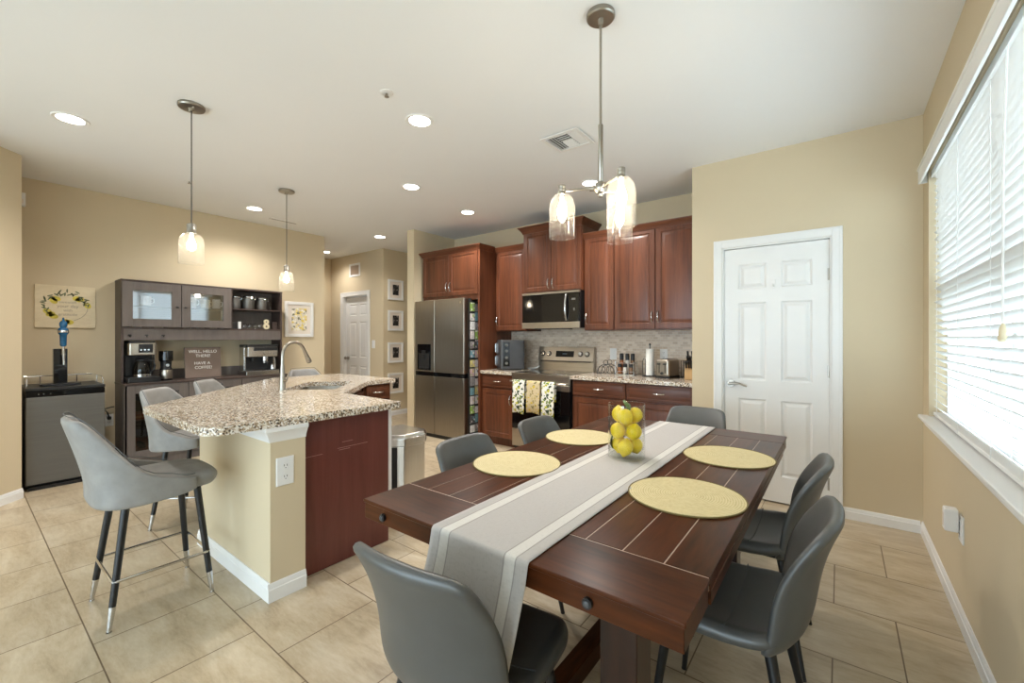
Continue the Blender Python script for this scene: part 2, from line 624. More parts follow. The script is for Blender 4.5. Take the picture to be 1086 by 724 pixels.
def recentre(o):
    me = o.data
    xs = [v.co for v in me.vertices]
    lo = Vector((min(v.x for v in xs), min(v.y for v in xs), min(v.z for v in xs)))
    hi = Vector((max(v.x for v in xs), max(v.y for v in xs), max(v.z for v in xs)))
    c = Vector(((lo.x + hi.x) / 2, (lo.y + hi.y) / 2, lo.z))
    me.transform(Matrix.Translation(-c))
    o.location = c
    return o


def solo(name, g, m, label, cat, group=None, **kw):
    return tag(recentre(part(name, g, m, None, **kw)), label, cat, group)


def struct(name, g, m, parent=None, **kw):
    o = part(name, g, m, parent, **kw)
    if parent is None:
        o['kind'] = 'structure'
    return o


def sroot(name, loc):
    o = bpy.data.objects.new(name, None)
    C.objects.link(o)
    o.location = loc
    o['kind'] = 'structure'
    ORIGIN[o] = Vector(loc)
    return o


def dup(root, loc, rotz=None, label=None, group=None):
    r = root.copy()
    C.objects.link(r)
    r.location = loc
    if rotz is not None:
        r.rotation_euler = (0, 0, rotz)
    if label:
        r['label'] = label
    if group:
        r['group'] = group
    for ch in list(root.children):
        c = ch.copy()
        C.objects.link(c)
        c.parent = r
        for gc in list(ch.children):
            d = gc.copy()
            C.objects.link(d)
            d.parent = c
    return r


def lettering(name, body, size, m, parent, mw, align='CENTER', ext=0.0008):
    cu = bpy.data.curves.new(name, 'FONT')
    cu.body = body
    cu.size = size
    cu.align_x = align
    cu.align_y = 'CENTER'
    cu.extrude = ext
    o = bpy.data.objects.new(name, cu)
    me = bpy.data.meshes.new_from_object(o)
    bpy.data.objects.remove(o)
    o = bpy.data.objects.new(name, me)
    C.objects.link(o)
    me.materials.clear()
    me.materials.append(M[m])
    o.parent = parent
    if parent in ORIGIN:
        mw = Matrix.Translation(-ORIGIN[parent]) @ mw
    o.matrix_local = mw
    return o


def T(x, y, z, rz=0.0):
    return Matrix.Translation((x, y, z)) @ Matrix.Rotation(rz, 4, 'Z')


FX = PI / 2      # local -y face turned to look along +x
RAISED = [(0, 0), (0, 0.017), (0.003, 0.02), (0.052, 0.02), (0.058, 0.013), (0.066, 0.012), (0.09, 0.0185), (0.094, 0.019)]
DRAWER = [(0, 0), (0, 0.017), (0.003, 0.02), (0.018, 0.02), (0.022, 0.0155), (0.028, 0.0155), (0.042, 0.0195), (0.045, 0.02)]


def pull(g, p, d, out, L=0.115, r=0.006):
    """arched bar pull centred at p along d, standing out along out"""
    p, d, out = Vector(p), Vector(d), Vector(out)
    pts = []
    for k in range(9):
        t = -1 + k / 4
        pts.append(p + d * (L / 2 * t) + out * (0.028 * (1 - t * t) ** 0.6 if abs(t) < 1 else 0.0))
    g.tube(pts, r, 8)
    return g

# ------------------------------------------------------------------ the room
XR, YD, YK, XL = 0.445, 3.959, 4.64, -6.04      # right wall, pantry wall, kitchen wall, left wall
XP = -1.032                                      # corner of the pantry box
WY0, WY1, WZ0, WZ1 = 1.20, 3.735, 0.82, 2.355    # blinds' window

struct('floor', G().prism([(-9, -4.2), (0.6, -4.2), (0.6, 7.2), (-9, 7.2)], -0.08, 0), 'floor')
struct('ceiling', G().prism([(-9, -4.2), (0.6, -4.2), (0.6, 7.2), (-9, 7.2)], CEIL, CEIL + 0.08), 'ceiling')


def wall_with_hole(name, axis, a0, a1, t0, t1, holes):
    """wall along axis from a0 to a1, thickness t0..t1, holes (b0,b1,z0,z1)"""
    g = G()
    cuts = sorted(holes)
    a = a0

    def bx(p, q, z0, z1):
        if q - p < 1e-4 or z1 - z0 < 1e-4:
            return
        if axis == 'y':
            g.box(t0, t1, p, q, z0, z1)
        else:
            g.box(p, q, t0, t1, z0, z1)
    for b0, b1, z0, z1 in cuts:
        bx(a, b0, 0, CEIL)
        bx(b0, b1, 0, z0)
        bx(b0, b1, z1, CEIL)
        a = b1
    bx(a, a1, 0, CEIL)
    return struct(name, g, 'wall')


wall_with_hole('wall_right', 'y', -4.0, 4.76, XR, XR + 0.16, [(-3.4, -1.2, 0.4, 2.2), (WY0, WY1, WZ0, WZ1)])
wall_with_hole('wall_pantry', 'x', XP, XR, YD, YD + 0.11, [(-0.79, -0.047, 0, 2.068)])
struct('wall_pantry_side', G().box(XP, XP + 0.11, YD + 0.11, YK, 0, CEIL), 'wall')
struct('wall_kitchen', G().box(-4.79, XR, YK, YK + 0.12, 0, CEIL), 'wall')
struct('wall_alcove', G().box(-4.79, -4.65, 3.856, YK, 0, CEIL), 'wall')
struct('wall_left', G().box(XL - 0.13, XL, 0.344, 3.334, 0, CEIL), 'wall')
struct('wall_corner', G().prism([(XL - 0.13, 0.344), (-5.33, 0.344), (-4.75, -0.236), (-4.75, -4.0), (-4.9, -4.0), (-4.9, -0.3), (-5.4, 0.2), (XL - 0.13, 0.2)], 0, CEIL), 'wall')
wall_with_hole('wall_hall', 'x', -7.66, XL, 4.36, 4.48, [(-7.245, -6.48, 0, 2.07)])
struct('wall_pictures', G().box(XL - 0.12, XL, 4.48, 7.1, 0, CEIL), 'wall')
wall_with_hole('wall_hall_end', 'y', 2.2, 4.48, -7.78, -7.66, [(3.35, 4.14, 0, 2.07)])
struct('wall_hall_near', G().box(-7.66, XL - 0.13, 2.1, 2.2, 0, CEIL), 'wall')
struct('wall_hall_far', G().box(XL, -4.79, 6.98, 7.1, 0, CEIL), 'wall')
struct('wall_hall_side', G().box(-4.91, -4.79, YK, 6.98, 0, CEIL), 'wall')
wall_with_hole('wall_rear', 'x', -4.75, XR + 0.16, -4.12, -4.0, [(-4.4, -0.0, 0.0, 2.2)])


def base(name, pts, h=0.082, t=0.014):
    """baseboard along a polyline whose room side is on the left"""
    g = G()
    for (x0, y0), (x1, y1) in zip(pts, pts[1:]):
        d = Vector((x1 - x0, y1 - y0, 0))
        L = d.length
        m = T(x0, y0, 0, math.atan2(d.y, d.x))
        prof = [(0, 0), (t, 0), (t, h * 0.68), (t * 0.75, h * 0.72), (t * 0.7, h * 0.86), (t * 0.3, h), (0, h)]
        e = t * 0.0
        mm = m @ Matrix(((0, 0, 1, 0), (1, 0, 0, 0), (0, 1, 0, 0), (0, 0, 0, 1)))
        g.prism(prof, -e, L + e, mm)
    return struct(name, g, 'white', ang=25)


base('baseboard_right', [(XR, -4.0), (XR, YD)])
base('baseboard_pantry', [(XR - 0.014, YD), (0.003, YD)])
base('baseboard_pantry_left', [(-0.857, YD), (XP, YD)])
base('baseboard_corner', [(-5.33, 0.344), (-4.75, -0.236), (-4.75, -4.0)])
base('baseboard_left', [(XL, 3.334), (XL, 2.62)])
base('baseboard_left_end', [(XL - 0.13, 3.334), (XL, 3.334)])
base('baseboard_pictures', [(XL, 6.98), (XL, 4.36)])
base('baseboard_hall', [(XL, 4.36), (-6.42, 4.36)])
base('baseboard_alcove', [(-4.65, 3.856), (-4.79, 3.856)])


def casing(name, w, h, m, cw=0.065, t=0.016):
    """door trim round an opening w x h; local plane x,z from the floor centre, standing out to -y"""
    g = G()
    for side in (-1, 1):
        xa, xb = side * (w / 2), side * (w / 2 + cw)
        x0, x1 = min(xa, xb), max(xa, xb)
        g.box(x0, x1, -t * 0.7, 0, 0, h + cw, m)
        xo0, xo1 = (x1 - 0.018, x1) if side > 0 else (x0, x0 + 0.018)
        g.box(xo0, xo1, -t, -t * 0.7, 0, h + cw, m)
    g.box(-w / 2, w / 2, -t * 0.7, 0, h, h + cw, m)
    g.box(-w / 2 - cw + 0.018, w / 2 + cw - 0.018, -t, -t * 0.7, h + cw - 0.018, h + cw, m)
    # jambs and head lining inside the opening
    g.box(-w / 2, -w / 2 + 0.012, 0, 0.11, 0, h, m)
    g.box(w / 2 - 0.012, w / 2, 0, 0.11, 0, h, m)
    g.box(-w / 2 + 0.012, w / 2 - 0.012, 0, 0.11, h - 0.012, h, m)
    return struct(name, g, 'white', bevel=0.003)


def six_panel(g, w, h, m, t=0.035):
    """slab with six raised panels; from the floor centre, face to -y"""
    st, mid = 0.105 * w / 0.72, 0.10 * w / 0.72
    rows = [(0.0, 0.20, None), (0.20, 0.80, 1), (0.80, 0.95, None), (0.95, 1.585, 1), (1.585, 1.695, None), (1.695, 1.90, 1), (1.90, 2.03, None)]
    k = h / 2.03
    a = w / 2
    pw = (w - 2 * st - mid) / 2
    g.box(-a, -a + st, -t, 0, 0, h, m)
    g.box(a - st, a, -t, 0, 0, h, m)
    for z0, z1, p in rows:
        z0, z1 = z0 * k, z1 * k
        if p is None:
            g.box(-a + st, a - st, -t, 0, z0, z1, m)
        else:
            g.box(-mid / 2, mid / 2, -t, 0, z0, z1, m)
            for cx in (-(mid + pw) / 2, (mid + pw) / 2):
                g.loops(pw, z1 - z0, [(0, 0), (0, t), (0.006, t - 0.004), (0.012, t - 0.012), (0.02, t - 0.012), (0.042, t - 0.002), (0.045, t - 0.002)],
                        m @ Matrix.Translation((cx, 0, (z0 + z1) / 2)))


# pantry door
d = sroot('door_1', (-0.4185, YD + 0.04, 0))
mD = T(-0.4185, YD + 0.055, 0.012)
g = G(); six_panel(g, 0.715, 2.04, mD); struct('door_panel', g, 'white', d, ang=20)
g = G()
kx, kz = -0.4185 - 0.305, 0.935
g.cyl((kx, YD + 0.02, kz), (kx, YD + 0.008, kz), 0.032, 0.03, 24)
g.cyl((kx, YD + 0.008, kz), (kx, YD - 0.035, kz), 0.012, 0.011, 16)
g.tube([(kx - 0.01, YD - 0.035, kz), (kx + 0.03, YD - 0.04, kz + 0.004), (kx + 0.07, YD - 0.036, kz + 0.003), (kx + 0.105, YD - 0.03, kz - 0.012), (kx + 0.122, YD - 0.028, kz - 0.018)], [0.011, 0.010, 0.008, 0.007, 0.006], 10)
struct('lever_handle', g, 'nickel', d)
for z in (1.79, 1.06, 0.22):
    g = G().cyl((-0.055, YD + 0.012, z - 0.045), (-0.055, YD + 0.012, z + 0.045), 0.008, n=10)
    g.box(-0.072, -0.05, YD + 0.016, YD + 0.021, z - 0.045, z + 0.045)
    struct('hinge', g, 'nickel', d)
g = G().box(-0.435, -0.405, YD + 0.013, YD + 0.020, 1.71, 1.78)
g.tube([(-0.42, YD + 0.013, 1.725), (-0.42, YD - 0.012, 1.722), (-0.42, YD - 0.02, 1.74)], 0.006, 8)
struct('coat_hook', g, 'white', d, bevel=0.002)
casing('trim_1', 0.743, 2.068, T(-0.4185, YD, 0))
g = G().box(-0.79, -0.047, YD + 0.115, YD + 0.12, 0, 2.07)
struct('trim_2', g, 'white')

# hall doors
d = sroot('door_2', (-6.8625, 4.44, 0))
g = G(); six_panel(g, 0.735, 2.045, T(-6.8625, 4.455, 0.01)); struct('door_panel', g, 'white', d, ang=20)
g = G().cyl((-7.16, 4.42, 0.95), (-7.16, 4.40, 0.95), 0.03, n=18)
g.lathe([(0.012, 0), (0.012, 0.02), (0.028, 0.035), (0.03, 0.05), (0.02, 0.062)], m=Matrix.Translation((-7.16, 4.40, 0.95)) @ Matrix.Rotation(R(90), 4, 'X'), n=18)
struct('knob', g, 'nickel', d)
casing('trim_3', 0.765, 2.07, T(-6.8625, 4.36, 0), cw=0.072)
d = sroot('door_3', (-7.70, 3.745, 0))
g = G(); six_panel(g, 0.76, 2.045, T(-7.72, 3.745, 0.01, FX)); struct('door_panel', g, 'white', d, ang=20)
casing('trim_4', 0.79, 2.07, T(-7.66, 3.745, 0, FX), cw=0.07)

# window with glass, frame and sill
d = sroot('window_1', (XR + 0.1, (WY0 + WY1) / 2, WZ0))
yc, zc = (WY0 + WY1) / 2, (WZ0 + WZ1) / 2
mW = T(XR + 0.13, yc, zc, -FX)
ww, wh = WY1 - WY0, WZ1 - WZ0
g = G().ring(ww, wh, 0.045, 0.045, 0.05, mW)
g.box(-ww / 2 + 0.045, ww / 2 - 0.045, -0.045, 0, -0.04, 0.02, mW)
g.box(-0.03, 0.03, -0.045, 0, -wh / 2 + 0.045, wh / 2 - 0.045, mW)
struct('window_frame', g, 'white', d, bevel=0.003)
g = G().box(XR + 0.125, XR + 0.13, WY0 + 0.04, WY1 - 0.04, WZ0 + 0.04, WZ1 - 0.04)
struct('window_glass', g, 'pane', d)
g = G().box(XR - 0.045, XR + 0.13, WY0 - 0.05, WY1 + 0.05, WZ0 - 0.02, WZ0 + 0.002)
g.box(XR - 0.016, XR - 0.0005, WY0 - 0.03, WY1 + 0.03, WZ0 - 0.062, WZ0 - 0.02)
struct('window_sill', g, 'white', d, bevel=0.005)
# glass sliders and a side window of the living area behind the camera
d = sroot('window_2', (-2.2, -4.06, 0))
g = G()
for k in range(3):
    g.ring(4.4 / 3, 2.2, 0.06, 0.07, 0.05, T(-4.4 + 4.4 / 6 + k * 4.4 / 3, -4.03, 1.1))
struct('window_frame', g, 'white', d)
struct('window_glass', G().box(-4.36, -0.04, -4.06, -4.055, 0.05, 2.15), 'pane', d)
d = sroot('window_3', (XR + 0.1, -2.3, 0.4))
struct('window_frame', G().ring(2.2, 1.8, 0.05, 0.05, 0.05, T(XR + 0.13, -2.3, 1.3, -FX)), 'white', d)
struct('window_glass', G().box(XR + 0.125, XR + 0.13, -3.36, -1.24, 0.44, 2.16), 'pane', d)

# mosaic behind the kitchen counters
struct('backsplash', G().box(-3.553, XP, YK - 0.009, YK, 0.915, 1.43), 'splash')

# a pale stucco house with windows across the yard, seen faintly between the blind slats
g = G().box(7.0, 8.0, -4.0, 16.0, -0.5, 5.2)
nb = sroot('neighbour_house', (7.5, 6.0, -0.5))
struct('house_wall', g, 'wallwhite', nb)
for k in range(5):
    for z0 in (0.5, 3.0):
        yy = 1.0 + k * 3.0
        g = G().box(6.97, 7.0, yy, yy + 1.3, z0, z0 + 1.4)
        struct('house_window', g, 'dark_pane', nb)
        struct('house_window_frame', G().ring(1.4, 1.5, 0.08, 0.08, 0.04, T(6.975, yy + 0.65, z0 + 0.7, -FX)), 'white', nb)
struct('yard', G().box(0.7, 30, -20, 30, -0.6, -0.5), mat('pale_paving', (196, 194, 188), 0.9))

# ------------------------------------------------------------------ ceiling fittings
def can_light(x, y, lab, k=1.0):
    t = thing('recessed_light', lab, 'ceiling light', (x, y, CEIL), group='recessed ceiling lights')
    part('trim_ring', G().lathe([(0.072, 0.0), (0.072, -0.004), (0.092, -0.007), (0.096, -0.003), (0.097, 0.0)], n=32), 'white', t)
    part('lens', G().lathe([(0.0715, -0.001), (0.0715, -0.004), (0.05, -0.0055), (0.001, -0.006)], n=32), 'can', t)
    l = bpy.data.lights.new('recessed_lamp', 'SPOT')
    l.energy = CAN_WATTS * 4 * k
    l.color = (1, 0.96, 0.905)
    l.spot_size, l.spot_blend, l.shadow_soft_size = R(150), 0.8, 0.07
    o = bpy.data.objects.new('recessed_lamp', l)
    C.objects.link(o)
    o.parent = t
    o.location = (0, 0, -0.02)


for x, y, lab in ((-4.175, 0.49, 'recessed ceiling light above the seating end of the island, largest one at left'),
                  (-2.30, 1.957, 'recessed ceiling light near the middle of the ceiling, beside the tiny sprinkler'),
                  (-3.37, 2.76, 'recessed ceiling light in front of the refrigerator, second in the row behind the central one'),
                  (-5.37, 2.12, 'recessed ceiling light near the coffee bar wall, between the two pendants'),
                  (-3.516, 3.726, 'recessed ceiling light nearest the tall cabinet panel beside the refrigerator'),
                  (-5.395, 3.838, 'recessed ceiling light at the hall entrance beside the fridge wall'),
                  (-7.09, 3.93, 'recessed ceiling light deep in the hall, half seen past the wall end'),
                  (-1.914, 3.744, 'recessed ceiling light in front of the right wall cabinets, behind the chandelier')):
    can_light(x, y, lab, 0.45 if y > 3.8 else 1.0)

g = G()
vx0, vx1, vy0, vy1 = -1.785, -1.475, 2.675, 2.965
t = thing('air_vent', 'white square louvred air vent in the ceiling left of the chandelier rod', 'air vent', ((vx0 + vx1) / 2, (vy0 + vy1) / 2, CEIL), W=True)
mv = Matrix.Translation(((vx0 + vx1) / 2, (vy0 + vy1) / 2, CEIL)) @ Matrix.Rotation(R(-90), 4, 'X')
part('frame', G().ring(0.31, 0.29, 0.03, 0.03, -0.008, Matrix.Translation(((vx0 + vx1) / 2, (vy0 + vy1) / 2, CEIL - 0.008)) @ Matrix.Rotation(R(-90), 4, 'X')), 'white', t, bevel=0.002)
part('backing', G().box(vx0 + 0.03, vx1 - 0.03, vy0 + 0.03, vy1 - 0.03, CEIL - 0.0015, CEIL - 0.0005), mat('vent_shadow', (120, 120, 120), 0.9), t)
for k in range(3):
    for x0, sg in ((vx0 + 0.045 + k * 0.023, 1), (vx1 - 0.045 - k * 0.023, -1)):
        g.box(-0.010, 0.010, -0.115, 0.115, -0.0015, 0.0015, Matrix.Translation((x0, (vy0 + vy1) / 2, CEIL - 0.007)) @ Matrix.Rotation(R(38 * sg), 4, 'Y'))
for k in range(8):
    yy = vy0 + 0.045 + k * 0.028
    g.box(-0.045, 0.045, -0.010, 0.010, -0.0015, 0.0015, Matrix.Translation(((vx0 + vx1) / 2, yy, CEIL - 0.007)) @ Matrix.Rotation(R(40 if k < 4 else -40), 4, 'X'))
part('louvres', g, 'white', t)

t = thing('sprinkler', 'tiny white fire sprinkler in the open ceiling between the pendant and the chandelier', 'sprinkler', (-2.196, 1.61, CEIL), group='ceiling sprinklers')
part('cover_plate', G().lathe([(0.04, 0), (0.04, -0.003), (0.03, -0.007), (0.012, -0.008)], n=24), 'white', t)
part('head', G().lathe([(0.008, -0.008), (0.008, -0.022), (0.014, -0.024), (0.014, -0.028), (0.003, -0.03)], n=14), 'nickel', t)
dup(t, (-4.92, 1.37, CEIL), label='tiny dark sprinkler dot in the ceiling beside the nearer pendant cord')
t = thing('slot_vent', 'thin pale slot air vent in the ceiling above the coffee bar', 'air vent', (-5.63, 2.57, CEIL))
part('frame', G().box(-0.035, 0.035, -0.17, 0.17, -0.008, 0), 'white', t, bevel=0.002)
part('slot', G().box(-0.012, 0.012, -0.15, 0.15, -0.0105, -0.008), mat('slot_grey', (170, 170, 170), 0.8), t)


def glass_shade(parent, r=0.066, h=0.195, z=0.0):
    """bottle-domed seeded glass, open below, top at z"""
    prof = [(r, -h), (r, -h * 0.42), (r * 0.985, -h * 0.30), (r * 0.9, -h * 0.17), (r * 0.72, -h * 0.07), (r * 0.45, -h * 0.015), (0.02, 0.0)]
    inner = [(a - 0.003 if a > 0.03 else a, b - 0.003 if a < r * 0.95 else b) for a, b in prof][::-1]
    o = part('glass_shade', G().lathe([(a, b + z) for a, b in prof], n=36, cap=False), 'seeded', parent)
    part('shade_rim', G().tube([(r * math.cos(2 * PI * k / 36), r * math.sin(2 * PI * k / 36), z - h) for k in range(36)], 0.0022, 6, closed=True), 'glass', o)
    return o


def bulb(parent, z):
    return part('bulb', G().lathe([(0.008, z), (0.010, z - 0.02), (0.022, z - 0.05), (0.025, z - 0.07), (0.018, z - 0.09), (0.004, z - 0.1)], n=18), 'bulb', parent)


def lamp(parent, z, W=4.0, x=0, y=0):
    l = bpy.data.lights.new('bulb_light', 'POINT')
    l.energy = W
    l.color = (1, 0.86, 0.68)
    l.shadow_soft_size = 0.03
    o = bpy.data.objects.new('bulb_light', l)
    C.objects.link(o)
    o.parent = parent
    o.location = (x, y, z)


def pendant(x, y, lab):
    t = thing('pendant_light', lab, 'pendant light', (x, y, CEIL), group='island pendants')
    part('canopy', G().lathe([(0.074, 0), (0.075, -0.012), (0.07, -0.02), (0.02, -0.023), (0.012, -0.034), (0.004, -0.036)], n=32), 'nickel', t)
    for sx in (-1, 1):
        part('canopy_screw', G().lathe([(0.007, 0), (0.007, -0.008), (0.004, -0.012)], (sx * 0.035, 0.0, -0.022), n=12), 'nickel', t)
    part('cord', G().cyl((0, 0, -0.036), (0, 0, -0.765), 0.0038, n=8), mat('cord_grey', (96, 92, 86), 0.6), t)
    part('socket_cap', G().lathe([(0.005, -0.755), (0.024, -0.765), (0.026, -0.775), (0.026, -0.815), (0.028, -0.818), (0.028, -0.826), (0.018, -0.83)], n=24), 'nickel', t)
    glass_shade(t, 0.069, 0.195, -0.822)
    bulb(t, -0.835)
    lamp(t, -0.905)


pendant(-3.32, 0.936, 'seeded glass pendant over the bar end of the island, the nearer of two')
pendant(-4.46, 2.061, 'seeded glass pendant on a cord beyond the kitchen faucet, the farther of two')

# three-light chandelier over the table
cx, cy = -0.879, 1.823
t = thing('chandelier', 'brushed nickel three light chandelier with seeded glass shades hanging above the dining table', 'chandelier', (cx, cy, CEIL))
part('canopy', G().lathe([(0.064, 0), (0.065, -0.018), (0.06, -0.024), (0.014, -0.026), (0.012, -0.05), (0.006, -0.053)], n=36), 'nickel', t)
part('rod', G().cyl((0, 0, -0.05), (0, 0, -0.53), 0.006, n=12), 'nickel', t)
part('lower_rod', G().lathe([(0.008, -0.51), (0.0115, -0.514), (0.0115, -0.80), (0.008, -0.805)], n=16), 'nickel', t)
part('hub', G().lathe([(0.012, -0.775), (0.028, -0.785), (0.03, -0.80), (0.03, -0.815), (0.022, -0.828), (0.012, -0.832), (0.010, -0.845), (0.003, -0.848)], n=24), 'nickel', t)
for a in (-35.6, 84.4, 204.4):
    a = R(a)
    ux, uy = math.cos(a), math.sin(a)
    rr = 0.178
    ar = part('arm', G().cyl((ux * 0.02, uy * 0.02, -0.805), (ux * rr, uy * rr, -0.805), 0.0055, n=10), 'nickel', t)
    part('arm_collar', G().cyl((ux * 0.028, uy * 0.028, -0.805), (ux * 0.05, uy * 0.05, -0.805), 0.012, n=14), 'nickel', ar)
    for nm, gg, mm in (('socket_cap', G().lathe([(0.01, -0.778), (0.017, -0.78), (0.0175, -0.79), (0.0165, -0.792), (0.0175, -0.795), (0.0175, -0.805), (0.0165, -0.807), (0.0175, -0.81), (0.0175, -0.822), (0.012, -0.826)], (ux * rr, uy * rr, 0), n=20), 'nickel'),):
        part(nm, gg, mm, t)
    r, h, z = 0.061, 0.206, -0.819
    prof = [(r, -h), (r, -h * 0.36), (r * 0.98, -h * 0.27), (r * 0.88, -h * 0.15), (r * 0.7, -h * 0.065), (r * 0.45, -h * 0.015), (0.016, 0.0)]
    sh = part('glass_shade', G().lathe([(p, q + z) for p, q in prof], (ux * rr, uy * rr, 0), n=36, cap=False), 'seeded', t)
    part('shade_rim', G().tube([(ux * rr + r * math.cos(2 * PI * k / 36), uy * rr + r * math.sin(2 * PI * k / 36), z - h) for k in range(36)], 0.0022, 6, closed=True), 'glass', sh)
    zb = -0.835
    part('bulb', G().lathe([(0.008, zb), (0.010, zb - 0.02), (0.021, zb - 0.05), (0.023, zb - 0.075), (0.016, zb - 0.10), (0.003, zb - 0.118)], (ux * rr, uy * rr, 0), n=18), 'bulb', t)
    lamp(t, -0.905, 4.0, ux * rr, uy * rr)

# ------------------------------------------------------------------ blinds on the window
t = thing('window_blinds', 'wide white horizontal slat blinds covering the window in the right wall', 'blinds', (XR, (WY0 + WY1) / 2, WZ0), W=True)
bx = XR + 0.045
part('valance', G().box(XR - 0.044, XR - 0.030, WY0 - 0.05, WY1 + 0.05, 2.30, 2.395).box(XR - 0.030, XR - 0.001, WY1 + 0.035, WY1 + 0.05, 2.30, 2.395).box(XR - 0.049, XR - 0.030, WY0 - 0.055, WY1 + 0.055, 2.383, 2.40), 'blind', t, bevel=0.003)
part('headrail', G().box(XR + 0.01, XR + 0.065, WY0 + 0.01, WY1 - 0.01, 2.315, 2.352), 'blind', t)
g = G()
ns = 34
zb, zt = 0.872, 2.30
for k in range(ns):
    z = zb + (zt - zb) * k / (ns - 1)
    tilt = R(-36)
    g.box(-0.0255, 0.0255, WY0 + 0.012, WY1 - 0.012, -0.0014, 0.0014, Matrix.Translation((bx, 0, z)) @ Matrix.Rotation(-tilt, 4, 'Y'))
part('slats', g, 'blind', t)
part('bottom_rail', G().box(bx - 0.026, bx + 0.026, WY0 + 0.012, WY1 - 0.012, 0.832, 0.852), 'blind', t, bevel=0.004)
for yy in (3.60, 3.02, 2.44, 1.86, 1.35):
    g = G()
    for dx in (-0.027, 0.027):
        g.cyl((bx + dx, yy, 0.84), (bx + dx, yy, 2.31), 0.0012, n=5)
    part('ladder_cord', g, 'blind', t)
g = G().tube([(XR + 0.005, 2.16, 2.30), (XR - 0.006, 2.155, 1.9), (XR - 0.008, 2.15, 1.36)], 0.0022, 6)
g.tube([(XR + 0.005, 2.175, 2.30), (XR - 0.006, 2.165, 1.9), (XR - 0.008, 2.16, 1.36)], 0.0022, 6)
part('pull_cord', g, 'blind', t)
for yy, dz in ((2.148, 0), (2.166, -0.008)):
    part('tassel', G().lathe([(0.004, 0.03), (0.006, 0.022), (0.008, 0.008), (0.010, -0.012), (0.0085, -0.022), (0.003, -0.024)], (XR - 0.008, yy, 1.33 + dz), n=12), 'cream', t)

# ------------------------------------------------------------------ dining table
TX0, TX1, TY0, TY1, TZ = -1.30, -0.235, 0.857, 2.845, 0.76
tx, ty = (TX0 + TX1) / 2, (TY0 + TY1) / 2
t = thing('dining_table', 'large dark brown plank top dining table with breadboard ends', 'dining table', (tx, ty, 0), W=True)
YB0, YB1 = TY0 + 0.2, TY1 - 0.2
g = G()
npl = 10
pw = (TX1 - TX0) / npl
gv = 0.0016
for k in range(npl):
    g.box(TX0 + k * pw + gv, TX0 + (k + 1) * pw - gv, YB0 + gv, YB1 - gv, TZ - 0.03, TZ)
part('plank_top', g, 'espresso', t, bevel=0.0012, seg=1)
for y0, y1 in ((TY0, YB0), (YB1, TY1)):
    part('breadboard_end', G().box(TX0, TX1, y0 + (gv if y0 > 1 else 0), y1 - (gv if y0 < 1 else 0), TZ - 0.012, TZ), 'espresso_x', t, bevel=0.003)
    part('end_rail', G().box(TX0 + 0.004, TX1 - 0.004, y0 + 0.004, y1 - 0.004, TZ - 0.064, TZ - 0.012), 'espresso_x', t, bevel=0.002)
part('groove_glint_strip', G().box(TX0 + 0.004, TX1 - 0.004, YB0 - 0.002, YB1 + 0.002, TZ - 0.032, TZ - 0.0012), 'groove_glint', t)  # pale strip under the planks, its colour a painted glint in the gaps
part('side_rail', G().box(TX0, TX0 + 0.05, YB0 + 0.002, YB1 - 0.002, TZ - 0.064, TZ - 0.0315), 'espresso', t, bevel=0.002)
part('side_rail', G().box(TX1 - 0.05, TX1, YB0 + 0.002, YB1 - 0.002, TZ - 0.064, TZ - 0.0315), 'espresso', t, bevel=0.002)
part('centre_beam', G().box(TX0 + 0.2, TX1 - 0.2, YB0, YB1, TZ - 0.064, TZ - 0.033), 'espresso', t)
for x in (-1.19, -0.445):
    for yy, dy in ((TY0, -1), (TY1, 1)):
        b = part('bolt', G().cyl((x, yy + 0.005 * dy, TZ - 0.038), (x, yy - 0.004 * dy, TZ - 0.038), 0.0125, n=20), 'black', t)
        part('bolt_head', G().lathe([(0.0085, 0.0), (0.0075, 0.003), (0.002, 0.0045)], m=Matrix.Translation((x, yy + 0.005 * dy, TZ - 0.038)) @ Matrix.Rotation(R(90) * (1 if dy < 0 else -1), 4, 'X'), n=16), 'slate', b)
for x0, x1 in ((-1.109, -1.002), (-0.533, -0.426)):
    for y0, y1 in ((1.10, 1.207), (2.49, 2.597)):
        part('leg', G().box(x0, x1, y0, y1, 0.0, TZ - 0.064), 'espresso_z', t, bevel=0.004)
for y0 in (1.147, 2.515):
    part('cross_beam', G().box(-1.002, -0.533, y0, y0 + 0.057, 0.06, 0.15), 'espresso_x', t, bevel=0.003)
part('stretcher', G().box(-0.80, -0.735, 1.182, 2.515, 0.07, 0.14), 'espresso', t, bevel=0.003)

